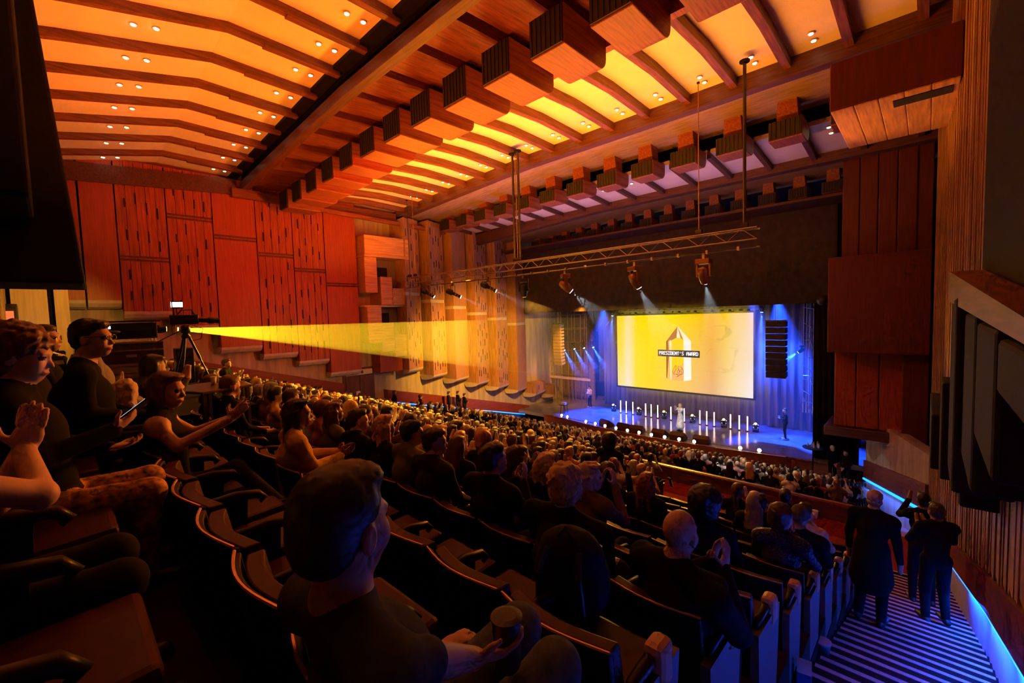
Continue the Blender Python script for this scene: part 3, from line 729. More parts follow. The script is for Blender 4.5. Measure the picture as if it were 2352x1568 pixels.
# labels: 0 skin 1 hair 2 top 3 trousers 4 shoes 5 eye 6 lips 7 hat
def add_head(f, H, Rh, s=1., neck=None, fine=False):
    T = lambda x, y, z: H+Rh@(A(x, y, z)*s)
    E = lambda c, r, lab, k=.02: f.ell(T(*c), A(*r)*s, lab, k, Rh)
    E((0,-.012,.03), (.076,.095,.092), 0); E((0,.03,-.03), (.060,.064,.085), 0, .03); E((0,.048,-.088), (.036,.038,.03), 0, .03)
    f.cap(T(0,.088,.004), T(0,.107,-.034), .008*s, .0125*s, 0, .012)
    E((0,.080,.022), (.048,.016,.012), 0, .02)
    for q in (-1, 1):
        E((q*.038,.062,-.035), (.022,.024,.028), 0, .03); E((q*.078,-.008,-.012), (.011,.022,.033), 0, .008)
    E((0,.092,-.068), (.024,.012,.010), 6 if fine else 0, .012)
    if fine:
        for q in (-1, 1):
            f.cut(T(q*.031,.10,.006), A(.017,.016,.010)*s, 0, .010, Rh); E((q*.031,.077,.005), (.0125,.0125,.0125), 5, .002)
            f.cut(T(q*.090,-.002,-.010), A(.009,.010,.018)*s, 0, .006, Rh)
    if neck is not None: f.cap(T(0,-.02,-.05), neck, .054*s, .062*s, 0, .03)
def add_hair(f, H, Rh, kind, s=1., lab=1):
    T = lambda x, y, z: H+Rh@(A(x, y, z)*s)
    E = lambda c, r, k=.025: f.ell(T(*c), A(*r)*s, lab, k, Rh)
    if kind == 'bald': return
    if kind == 'beanie':
        f.ell(T(0,-.012,.055), A(.087,.105,.095)*s, 7, .02, Rh); f.ell(T(0,-.02,.02), A(.09,.107,.035)*s, 7, .02, Rh); return
    if kind == 'cap':
        f.ell(T(0,-.01,.05), A(.086,.105,.085)*s, 7, .02, Rh); f.ell(T(0,.11,.045), A(.06,.065,.012)*s, 7, .02, Rh); E((0,-.06,-.01), (.07,.05,.05)); return
    E((0,-.026,.05), (.085,.098,.088)); E((0,-.055,-.005), (.076,.066,.078))
    if kind == 'short': E((0,.05,.095), (.06,.04,.03))
    if kind == 'crop': E((0,.03,.10), (.065,.05,.03))
    if kind in ('long', 'long2'):
        L = .32 if kind == 'long' else .22
        for x in (-.06, 0, .06): f.cap(T(x,-.07,0), T(x*1.15,-.085,-L), .045*s, .038*s, lab, .04)
        for x in (-.082, .082): f.cap(T(x*.95,-.01,.02), T(x,.0,-L*.75), .028*s, .026*s, lab, .03)
        E((0,.03,.105), (.07,.06,.022))
    if kind == 'bob':
        E((0,-.045,-.045), (.096,.075,.09))
        for x in (-.084, .084): f.cap(T(x,-.005,.02), T(x,.01,-.11), .026*s, .022*s, lab, .03)
        E((0,.045,.10), (.075,.05,.025))
    if kind == 'bun': E((0,-.1,.08), (.05,.05,.045), .015); E((0,.03,.1), (.07,.05,.02))
    if kind == 'pony': E((0,.03,.1), (.07,.05,.02)); f.cap(T(0,-.11,.03), T(0,-.15,-.25), .032*s, .02*s, lab, .03)
    if kind in ('curly', 'afro'):
        g = 1.0 if kind == 'curly' else 1.35
        E((0,-.03,.06), (.105*g,.115*g,.10*g), .03); E((0,-.06,-.03), (.10*g,.08*g,.09*g), .03)
def add_hand(f, W, d, n, side, curl=.25, s=1., lab=0, spread=.0, thumb=.9):
    """W wrist, d finger direction, n the way the palm faces, side +1 right hand"""
    d = A(*d)/np.linalg.norm(d); n = A(*n); n = n-d*(n@d); n /= np.linalg.norm(n); u = np.cross(n, d)*-side   # u: towards the thumb
    R3 = np.stack([u, d, n], 1)
    f.ell(W+d*.048*s, A(.039, .052, .015)*s, lab, .012, R3)
    for i, (off, L) in enumerate(((.029,.066),(.010,.076),(-.010,.070),(-.028,.055))):
        p = W+d*.088*s+u*off*s; ang = 0; dd = d+u*off*spread*8; dd /= np.linalg.norm(dd)
        rr = .0092*s
        for j, fr in enumerate((.45, .32, .23)):
            ang += curl*(1 if j else .7); v = dd*math.cos(ang)+n*math.sin(ang); q = p+v*L*fr*s*1.05
            f.cap(p, q, rr, rr*.92, lab, .005); p = q; rr *= .92
    p = W+d*.025*s+u*.03*s; v = u*math.cos(.6)+d*math.sin(.6)*thumb+n*.25; v /= np.linalg.norm(v); q = p+v*.042*s; f.cap(p, q, .0125*s, .0105*s, lab, .010)
    v = u*.35+d*.9+n*.3; v /= np.linalg.norm(v); f.cap(q, q+v*.032*s, .0105*s, .008*s, lab, .005)
def add_torso(f, pel, che, neck, w=1., lab=2, belly=0., legs=3):
    up = (neck-pel)/np.linalg.norm(neck-pel)
    f.ell(pel+A(0,0,.02), A(.165*w,.125,.115), legs, .05)
    f.cap(pel+up*.0, che, .125*w, .135*w, lab, .05)
    f.ell(che+A(0,.01,.03), A(.165*w,.115,.15), lab, .05)
    if belly: f.ell((pel+che)/2+A(0,.06,-.02), A(.13,.1*belly,.13), lab, .05)
def add_arm(f, sh, el, wr, ra=.047, lab=2, fore=2, rw=.03):
    f.ell(sh, A(.062,.06,.062), lab, .05); f.cap(sh, el, ra, ra*.86, lab, .03); f.cap(el, wr, ra*.84, rw, fore, .02)
def add_leg(f, hip, kn, an, toe, r=.08, lab=3, shoe=4):
    f.cap(hip, kn, r, r*.74, lab, .04); f.cap(kn, an, r*.72, r*.5, lab, .03)
    f.cap(an+A(0,-.02,-.03), toe, .042, .035, shoe, .02); f.cap(an+A(0,-.045,-.045), an+A(0,0,-.05), .038, .04, shoe, .02)
def seated(hair='short', arms='lap', lean=0., yaw=0., pitch=0., w=1., s=1., fine=False, sleeves=True, legs=True, turn=0., headz=0., hands=True, belly=0.):
    """sitting figure, origin on the floor under the seat back, facing +y; returns (fig, joints)"""
    f = Fig(); J = {}
    pel = A(0,.22,.49); che = A(0,.17+lean*.22,.84); nb = A(0,.15+lean*.36,1.06); H = A(0,.19+lean*.45,1.225+headz)-A(0,0,.06*max(0,lean))
    if turn:
        c = rotm(turn*.5); che = pel+c@(che-pel); nb = pel+c@(nb-pel)
    Rh = rotm(yaw, pitch)
    add_torso(f, pel, che, nb, w, belly=belly); f.cap(nb+A(-.15*w,0,-.05), nb+A(.15*w,0,-.05), .062, .062, 2, .05); f.cap(nb+A(0,0,-.03), nb+A(0,.01,.01), .07, .058, 2, .03)
    add_head(f, H, Rh, s, nb, fine)
    J.update(H=H, Rh=Rh, nb=nb)
    B = rotm(turn)
    for q in (-1, 1):
        sh = nb+B@A(q*.185*w,.0,-.065)
        curl = None
        if isinstance(arms, dict): el, wr, hd, hn, curl = [A(*t) if isinstance(t, (tuple, list)) else t for t in arms[q]]
        elif arms == 'clap': el = nb+B@A(q*.26,.16,-.28); wr = nb+B@A(q*.045,.33,-.10); hd, hn = B@A(-q*.12,.35,.8), B@A(-q,0,0)
        elif arms == 'clap2': el = nb+B@A(q*.25,.2,-.24); wr = nb+B@A(q*.075,.34,.0); hd, hn = B@A(-q*.25,.2,.9), B@A(-q,.1,0)
        elif arms == 'phone' and q == 1: el = nb+B@A(.24,.2,-.2); wr = nb+B@A(.09,.38,.06); hd, hn = A(-.1,.25,.9), A(-.3,-.8,0)
        elif arms == 'cross': el = nb+B@A(q*.24,.12,-.30); wr = nb+B@A(-q*.05,.25,-.27); hd, hn = A(-q,.1,0), A(0,-1,0)
        else: el = nb+B@A(q*.25,.08,-.30); wr = A(q*.13,.5,.62); hd, hn = A(-q*.3,1,-.1), A(0,0,-1)
        f.cap(nb+B@A(q*.035,-.01,.015), sh+A(0,-.005,.0), .05, .052, 2, .04)
        add_arm(f, sh, el, wr, .048*w, 2, 2 if sleeves else 0)
        if hands:
            if fine: add_hand(f, wr, hd, hn, q, curl if curl is not None else (.22 if 'clap' in arms else .45), 1.0)
            else: hd = A(*hd)/np.linalg.norm(hd); f.cap(wr, wr+hd*.13, .034, .026, 0, .02)
        J['w%d' % q] = wr
        if legs:
            kn, an, to = [A(*t) for t in (legs[q] if isinstance(legs, dict) else ((q*.13,.60,.50), (q*.14,.56,.09), (q*.15,.72,.04)))]
            add_leg(f, pel+A(q*.09,.02,.0), kn, an, to, .082*w)
    if hair and not fine: add_hair(f, H, Rh, hair, s)
    return f, J
def standing(hair='short', arms='down', yaw=0., pitch=0., w=1., s=1., fine=False, h=1., stride=.0, lean=0., skirt=False, coat=0):
    f = Fig(); J = {}
    pel = A(0,0,.93*h); che = A(0,lean*.2,1.24*h); nb = A(0,lean*.32,1.46*h); H = A(0,.03+lean*.42,1.62*h); Rh = rotm(yaw, pitch)
    add_torso(f, pel, che, nb, w); f.cap(nb+A(-.15*w,0,-.05), nb+A(.15*w,0,-.05), .062, .062, 2, .05); f.cap(nb+A(0,0,-.03), nb+A(0,.01,.01), .07, .058, 2, .03)
    add_head(f, H, Rh, s, nb, fine); J.update(H=H, Rh=Rh, nb=nb)
    for q in (-1, 1):
        sh = nb+A(q*.19*w,0,-.065)
        if arms == 'clap': el = nb+A(q*.26,.12,-.3); wr = nb+A(q*.05,.32,-.16); hd = A(-q*.1,.5,.7)
        elif arms == 'mic': el = nb+A(q*.25,.05,-.3); wr = nb+A(q*.09,.26,-.30 if q < 0 else -.22); hd = A(-q*.7,.6,.2)
        elif arms == 'phone': el = nb+A(q*.25,.18,-.16); wr = nb+A(q*.08,.36,.05); hd = A(-q*.2,.2,.9)
        elif arms == 'fold': el = nb+A(q*.25,.06,-.3); wr = nb+A(-q*.06,.22,-.3+q*.03); hd = A(-q,.1,0)
        elif arms == 'front': el = nb+A(q*.24,.03,-.30); wr = nb+A(q*.05,.2,-.5); hd = A(-q*.4,.3,-.8)
        else: el = nb+A(q*.25,-.02,-.31); wr = nb+A(q*.27,.04,-.57); hd = A(0,.1,-1)
        f.cap(nb+A(q*.035,-.01,.015), sh, .05, .052, 2, .04)
        add_arm(f, sh, el, wr, .048*w)
        hd = hd/np.linalg.norm(hd); f.cap(wr, wr+hd*.14, .033, .025, 0, .02); J['w%d' % q] = wr
        if skirt: pass
        add_leg(f, pel+A(q*.09,0,-.02), A(q*.11,.03+q*stride*.5,.50*h), A(q*.12,-.02+q*stride,.09), A(q*.13,.14+q*stride,.04), .085*w)
    if skirt: f.cap(pel, A(0,0,.35), .16, .25, 3, .05)
    if coat: f.cap(pel+A(0,0,.05), A(0,.0,coat), .17*w, .21*w, 2, .05)
    if hair and not fine: add_hair(f, H, Rh, hair, s)
    return f, J
# ------------------------------------------------------------------ colours of people
SKINS = [mat('skin_%s' % n, c, .5, noise=.08, nscale=12) for n, c in (('fair', (.62,.40,.29)), ('light', (.52,.31,.21)), ('tan', (.36,.20,.12)), ('deep', (.13,.07,.045)))]
HAIRS = {n: mat('hair_%s' % n, c, .45, noise=.35, nscale=25, stretch=(6,6,1)) for n, c in (('black', (.012,.009,.008)), ('brown', (.055,.028,.016)), ('chestnut', (.12,.045,.02)), ('blond', (.55,.36,.15)), ('grey', (.35,.33,.31)), ('ginger', (.30,.09,.025)))}
TOPS = {n: mat('cloth_%s' % n.replace(' ', '_'), c, .85, noise=.18, nscale=18, spec=.1) for n, c in (('black', (.006,.006,.0065)), ('charcoal', (.02,.02,.022)), ('navy', (.012,.016,.04)), ('white', (.70,.68,.64)), ('cream', (.62,.52,.36)), ('mustard', (.55,.36,.08)), ('olive', (.12,.12,.05)), ('brown', (.13,.07,.04)), ('red', (.35,.03,.025)), ('grey', (.25,.25,.26)), ('pale blue', (.30,.40,.52)), ('rose', (.5,.2,.2)))}
TROUS = mat('cloth_trousers', (.009,.009,.012), .85, noise=.2, nscale=14, spec=.1); DENIM = mat('denim', (.10,.13,.19), .85, spec=.1, noise=.25, nscale=30, bump=.15); SHOE = mat('shoe_black', (.015,.014,.014), .5)
M_EYE = mat('eye_dark', (.03,.02,.015), .15); M_LIPS = mat('lips', (.42,.16,.13), .5); HAT = mat('hat_wool', (.10,.09,.09), .9, noise=.2, nscale=40)
# ================================================================== the audience
SPECIAL_FREE = []      # (row, x) places kept for the figures built one by one
OCC = {}
for (k, x) in [(1,-.85),(1,-3.73),(2,-3.95),(3,-.92),(3,-1.7),(3,-2.43),(3,-3.16),(3,-3.6),(3,-4.6),(4,-2.1),(4,-2.56),(5,-1.42),(6,-.95),(7,-.95),(6,-2.39),(4,-8.0)]: SPECIAL_FREE.append((k, x))
def keep_free(k, x): return any(k == a and abs(x-b) < .5 for a, b in SPECIAL_FREE)
def chance(k, x):
    if k == 0: return .0 if x > -5 else .35
    if k == 1: return 0 if x > -5 else .25
    if k == 2: return 0 if x > -5 else .75
    if k == 3: return 0 if x > -3.9 else .93
    if k <= 8:
        if x > -3.4: return {4: .12, 5: .0, 6: .3, 7: .2, 8: .15}[k]
        return .93
    if k <= KA: return .12 if x > -3.4 else (.6 if x > -4.4 else .9)
    return .9
STYLES = [('short','lap'),('short','clap'),('long','clap'),('long2','lap'),('bob','clap2'),('crop','cross'),('bald','lap'),('curly','clap'),('bun','lap'),('pony','clap2'),('short','phone'),('crop','clap2')]
HW = {'short': 'short hair', 'long': 'long hair', 'long2': 'shoulder-length hair', 'bob': 'a bob', 'crop': 'cropped hair', 'bald': 'a bald head', 'curly': 'curly hair', 'bun': 'a hair bun', 'pony': 'a ponytail'}
AW = {'lap': 'hands lowered', 'clap': 'clapping', 'clap2': 'clapping', 'cross': 'arms folded', 'phone': 'phone raised'}
LM = {0: 0, 1: 1, 2: 2, 3: 3, 4: 4, 5: 0, 6: 0, 7: 5}
rc = random.Random(21)
PROTO = []; LOW = []
for i, (h, a) in enumerate(STYLES):
    f, J = seated(h, a, lean=rc.uniform(-.05, .35), yaw=rc.uniform(-.25, .25), pitch=rc.uniform(-.15, .05), w=rc.uniform(.92, 1.08), sleeves=rc.random() < .75)
    if a == 'phone': f.cap(J['w1']+A(-.03,.06,.12), J['w1']+A(-.03,.07,.2), .02, .02, 7, .005)
    PROTO.append(fig_obj('person', f, .02, [SKINS[0], HAIRS['brown'], TOPS['black'], TROUS, SHOE, SHOE], LM))
    LOW.append(fig_mesh(f, .045))
names = list(TOPS)
picks = []
for (d, k, j, x) in SEATS:
    if k <= 2 and -15.6 < x < -7.6: continue
    if keep_free(k, x): continue
    if rc.random() < chance(k, x): picks.append((d, k, j, x))
# a place is only worth building where the frame can see it
def in_view(x, y, z):
    c = np.array(RC).T@np.array([x, y, z-7.5])
    if c[2] > -.2: return False
    u = 1176+1000*c[0]/-c[2]; v = 784-1000*c[1]/-c[2]
    return -60 < u < 2400 and -60 < v < 1640
picks = [p for p in picks if in_view(p[3], rowy(p[1])+.2, rowz(p[1])+1.1)]
NEAR_N = 255
placed = set(); rest = {}
for n, (d, k, j, x) in enumerate(picks):
    i = rc.randrange(len(STYLES)); y, z = rowy(k), rowz(k); sc = rc.uniform(.94, 1.05); yw = rc.uniform(-.2, .2)+.16*max(-1, min(1, (-12-x)/10))*-1
    top = rc.choices(names, [9,6,5,4,3,2,2,3,2,3,2,2])[0]; hair = rc.choices(list(HAIRS), [5,6,3,3,2,1])[0]; sk = rc.choices(SKINS, [5,4,2,2])[0]
    if n < NEAR_N:
        o = PROTO[i] if i not in placed else PROTO[i].copy()
        if i in placed: COL.objects.link(o)
        placed.add(i)
        o.location = (x+rc.uniform(-.04, .04), y, z); o.rotation_euler = (0, 0, yw); o.scale = (sc, sc, sc)
        for si, m in ((0, sk), (1, HAIRS[hair]), (2, TOPS[top])):
            o.material_slots[si].link = 'OBJECT'; o.material_slots[si].material = m
        hh = HW[STYLES[i][0]]
        if STYLES[i][0] != 'bald': hh = hair+' '+hh.replace('a ', '') if not hh.startswith('a ') else 'a '+hair+' '+hh[2:]
        lab = 'person in %s with %s, %s, row %s, seat %s from stairs' % (top, hh, AW[STYLES[i][1]], ordw(k+1), ordw(j+1))
        if len(lab.split()) > 16: lab = lab.replace(AW[STYLES[i][1]]+', ', '')
        tag(o, lab, 'person', 'seated audience')
    else: rest.setdefault((top, sk.name, hair), []).append((i, x, y, z, sc, yw))
for i in range(len(STYLES)):
    if i not in placed: bpy.data.objects.remove(PROTO[i])
# everyone beyond those: one crowd
allm = SKINS+list(HAIRS.values())+list(TOPS.values())+[TROUS, SHOE]; mid = {m.name: i for i, m in enumerate(allm)}
Vs = []; Qs = []; Ms = []; nv = 0
for (top, sk, hair), L in rest.items():
    lut = np.array([mid[sk], mid[HAIRS[hair].name], mid[TOPS[top].name], mid[TROUS.name], mid[SHOE.name], 0, 0, mid[SHOE.name]])
    for (i, x, y, z, sc, yw) in L:
        V, Q, lab = LOW[i]; c, s_ = math.cos(yw), math.sin(yw)
        W = V*sc; W = np.stack([W[:,0]*c-W[:,1]*s_+x, W[:,0]*s_+W[:,1]*c+y, W[:,2]+z], 1)
        Vs.append(W); Qs.append(Q+nv); Ms.append(lut[lab]); nv += len(V)
if Vs:
    V = np.concatenate(Vs); Q = np.concatenate(Qs); Ma = np.concatenate(Ms)
    me = bpy.data.meshes.new('crowd'); me.vertices.add(len(V)); me.vertices.foreach_set('co', V.ravel())
    me.loops.add(Q.size); me.loops.foreach_set('vertex_index', Q.ravel().astype(np.int32)); me.polygons.add(len(Q)); me.polygons.foreach_set('loop_start', np.arange(0, Q.size, 4, dtype=np.int32))
    for m in allm: me.materials.append(m)
    me.polygons.foreach_set('material_index', Ma.astype(np.int32)); me.update(calc_edges=True)
    me.polygons.foreach_set('use_smooth', np.ones(len(Q), bool))
    o = bpy.data.objects.new('crowd', me); COL.objects.link(o); tag(o, 'distant crowd filling the rows nearest the stage', 'crowd', kind='stuff')
print('people', len(picks), 'crowd verts', nv)
# ================================================================== on and above the stage
def attach(o, e):
    o.parent = e; o.matrix_parent_inverse = Matrix.Translation(-Vector(e.location)); return o
def emat(name, col, s): return mat(name, col, .5, emit=col, estr=s)
# ------------------------------------------------------------------ screen
scr = empty('projection_screen', (-12.56, 30, 1.85), 0, 'wide glowing yellow projection screen showing an award title above the stage', 'screen')
def screen_mat():
    m = bpy.data.materials.new('screen_image'); m.use_nodes = True; nt = m.node_tree; nt.nodes.remove(nt.nodes['Principled BSDF']); out = nt.nodes['Material Output']
    em = nt.nodes.new('ShaderNodeEmission'); em.inputs[1].default_value = 1.05
    tc = nt.nodes.new('ShaderNodeTexCoord'); sx = nt.nodes.new('ShaderNodeSeparateXYZ'); nt.links.new(tc.outputs['Generated'], sx.inputs[0])
    def ramp(stops):
        r = nt.nodes.new('ShaderNodeValToRGB'); e = r.color_ramp.elements
        while len(e) < len(stops): e.new(.5)
        for el, (p, c) in zip(e, stops): el.position = p; el.color = (*[(v/255)**2.2 for v in c], 1)
        nt.links.new(sx.outputs[0], r.inputs[0]); return r
    Y = (255, 224, 0)
    top = ramp([(0, Y), (.05, (255, 222, 30)), (.10, (252, 226, 150)), (.17, Y), (.42, Y), (.62, (255, 205, 0)), (.74, (253, 180, 5)), (.83, (255, 205, 40)), (.90, (255, 214, 140)), (1, (255, 214, 160))])
    bot = ramp([(0, (255, 224, 90)), (.04, (255, 232, 120)), (.09, (252, 236, 215)), (.16, (255, 226, 70)), (.3, (255, 218, 50)), (.5, (255, 205, 100)), (.68, (248, 190, 120)), (.74, (236, 178, 120)), (.86, (255, 222, 160)), (1, (250, 236, 220))])
    mx = nt.nodes.new('ShaderNodeMixRGB'); mr = nt.nodes.new('ShaderNodeMapRange'); mr.inputs[1].default_value = 0; mr.inputs[2].default_value = 1; mr.inputs[3].default_value = 1; mr.inputs[4].default_value = 0
    nt.links.new(sx.outputs[2], mr.inputs[0]); nt.links.new(mr.outputs[0], mx.inputs[0]); nt.links.new(top.outputs[0], mx.inputs[1]); nt.links.new(bot.outputs[0], mx.inputs[2])
    nt.links.new(mx.outputs[0], em.inputs[0]); nt.links.new(em.outputs[0], out.inputs[0]); return m
attach(box('screen_surface', -17.33, -7.8, 29.96, 30.0, 1.87, 7.26, screen_mat()), scr)
for q in ((-17.45,-17.33,1.75,7.38),(-7.8,-7.68,1.75,7.38),(-17.33,-7.8,1.75,1.87),(-17.33,-7.8,7.26,7.38)): attach(box('screen_frame', q[0], q[1], 29.94, 30.06, q[2], q[3], M_BLKPL), scr)
def flat(nm, pts, m, y, parent=scr):
    n = len(pts); v = [(p[0], y, p[1]) for p in pts]+[(p[0], y+.006, p[1]) for p in pts]
    f = [tuple(range(n)), tuple(reversed(range(n, 2*n)))]+[(i, n+i, n+(i+1)%n, (i+1)%n) for i in range(n)]
    return attach(MB().add(v, f).build(nm, m), parent)
g = lambda r, gg, b: tuple((c/255)**2.2 for c in (r, gg, b))
ap = (-12.58, 6.44); L0, L1, R0_, R1 = -13.42, -13.06, -12.17, -11.66
flat('pencil_left_face', [(L0, 2.73), (L1, 2.62), (L1, 5.40), (L0, 5.36)], emat('pencil_gold', g(240, 190, 80), 1), 29.945)
flat('pencil_left_shade', [(L0, 2.73), (L0+.06, 2.72), (L0+.2, 4.3), (L0+.16, 5.44), (L0, 5.36)], emat('pencil_brown', g(150, 95, 40), 1), 29.94)
flat('pencil_front_face', [(L1, 2.62), (R0_, 2.62), (R0_, 5.5), (-12.4, 5.62), (-12.7, 5.6), (L1, 5.42)], emat('pencil_yellow', g(255, 214, 20), 1), 29.945)
flat('pencil_front_foot', [(L1, 2.62), (R0_, 2.62), (R0_, 3.9), (L1, 3.1)], emat('pencil_peach', g(246, 180, 95), 1), 29.94)
flat('pencil_right_face', [(R0_, 2.62), (R1, 2.73), (R1, 5.40), (R0_, 5.5)], emat('pencil_cream', g(255, 242, 225), 1.05), 29.945)
flat('pencil_tip_left', [(L0, 5.36), (L1+.02, 5.43), (-12.66, 5.64), ap], emat('pencil_tip_brown', g(176, 112, 55), 1), 29.942)
flat('pencil_tip_mid', [(-12.66, 5.64), (-12.38, 5.60), ap], emat('pencil_tip_pale', g(255, 236, 190), 1), 29.941)
flat('pencil_tip_shade', [(-12.38, 5.60), (R0_, 5.48), ap], emat('pencil_tip_orange', g(205, 135, 20), 1), 29.942)
flat('pencil_tip_right', [(R0_, 5.48), (R1, 5.40), ap], emat('pencil_tip_cream', g(255, 238, 205), 1), 29.942)
flat('pencil_left_glint', [(L1-.07, 2.66), (L1+.03, 2.64), (L1+.03, 5.42), (L1-.1, 5.45)], MATS['pencil_tip_pale'], 29.938)
flat('title_bar', [(-14.03, 4.29), (-11.07, 4.29), (-11.07, 4.76), (-14.03, 4.76)], emat('title_bar', g(28, 34, 44), 1), 29.932)
GL = {'P': '11110 10001 10001 11110 10000 10000 10000', 'R': '11110 10001 10001 11110 10100 10010 10001', 'E': '11111 10000 10000 11110 10000 10000 11111', 'S': '01111 10000 10000 01110 00001 00001 11110', 'I': '11111 00100 00100 00100 00100 00100 11111', 'D': '11110 10001 10001 10001 10001 10001 11110', 'N': '10001 11001 10101 10101 10011 10001 10001', 'T': '11111 00100 00100 00100 00100 00100 00100', "'": '00100 00100 01000 00000 00000 00000 00000', 'A': '01110 10001 10001 11111 10001 10001 10001', 'W': '10001 10001 10001 10101 10101 11011 10001', ' ': '00000 '*7}
M_TXT = emat('title_letter', (1, 1, 1), 1.2); tw = 2.78/17; px_ = tw/6.1; pz = .25/7
for i, ch in enumerate("PRESIDENT'S AWARD"):
    mb = MB()
    for r_, rowb in enumerate(GL[ch].split()):
        c = 0
        while c < 5:
            if rowb[c] == '1':
                e_ = c
                while e_+1 < 5 and rowb[e_+1] == '1': e_ += 1
                x0 = -13.93+i*tw+c*px_; z1 = 4.66-r_*pz
                mb.box(x0-.003, x0+(e_-c+1)*px_+.003, 29.922, 29.93, z1-pz-.002, z1+.002); c = e_
            c += 1
    if mb.v: attach(mb.build('title_letter', M_TXT), scr)
# hand-drawn monogram on the foot of the shape
M_INK = emat('monogram_ink', g(85, 45, 15), 1)
def ink(pts): attach(MB().tube([(-12.98+.82*u, 29.93, 2.86+.84*v) for u, v in pts], .014, 5).build('monogram_stroke', M_INK), scr)
ink([(.3,1),(.12,.7),(.02,.42),(.06,.3),(.16,.36),(.3,.6),(.33,.95),(.24,1.0)]); ink([(.62,.88),(.52,.95),(.48,.8),(.6,.6),(.62,.42),(.5,.36),(.42,.5),(.55,.62),(.72,.45)])
ink([(.7,.9),(.85,.82),(.97,.55),(.95,.42),(.78,.45),(.74,.6),(.82,.75)]); ink([(.1,.25),(.4,.25),(.92,.33),(.68,.2),(.36,.0),(.52,.14),(.38,.24)])
# ------------------------------------------------------------------ stage front edge bowed towards the seats
def yf(x): return 25.25-1.05*max(0, 1-((x+12)/7.8)**2)
mb = MB(); N = 24; vs = []; fs = []
for i in range(N+1):
    x = -19.8+i*15.6/N; y = yf(x); vs += [(x, y, -1.1), (x, y, 0.0), (x, 25.3, 0.0)]
for i in range(N): a = 3*i; fs += [(a, a+1, a+4, a+3), (a+1, a+2, a+5, a+4)]
mb.add(vs, fs); o = mb.build('stage_apron', [M_STAGE], sg)
mb = MB()
for i in range(N):
    x0 = -19.8+i*15.6/N; x1 = x0+15.6/N; mb.hexa([(x0,yf(x0)-.05,-1.15),(x1,yf(x1)-.05,-1.15),(x1,yf(x1)+.02,-1.15),(x0,yf(x0)+.02,-1.15),(x0,yf(x0)-.05,.02),(x1,yf(x1)-.05,.02),(x1,yf(x1)+.02,.02),(x0,yf(x0)+.02,.02)])
mb.build('apron_fascia', MATS['fascia_timber'], sg)
MB().tube([(-8.2, 24.35, .02), (-5.0, 24.9, .02)], .02, 6).build('edge_rail', M_ALU, sg)
# ------------------------------------------------------------------ light tubes
M_TUBE = mat('tube_glow', (1, .85, .8), .4, emit=(1, .5, .4), estr=10)
TUBES = [-16.5,-16.04,-15.5,-14.5,-14.08,-13.59,-12.64,-11.72,-10.69,-10.25,-9.79,-8.81,-8.3,-7.84]
pt = empty('light_tube', (TUBES[0], 28.87, 0))
MB().lathe([(.03, .06), (.03, .94)], n=10).build('tube', M_TUBE, pt, smooth=True); MB().box(-.09, .09, -.09, .09, 0, .025).build('base', M_BLKPL, pt); MB().lathe([(.033, .02), (.033, .07)], n=10).build('socket', M_BLKPL, pt); MB().lathe([(.033, .94), (.033, .97)], n=10).build('end_cap', M_BLKPL, pt)
for i, x in enumerate(TUBES):
    o = pt if i == 0 else copy_tree(pt); o.location = (x, 28.87, 0)
    tag(o, 'upright glowing light tube on the stage, %s from the timber side wall' % ordw(i+1), 'light tube', 'light tubes on stage')
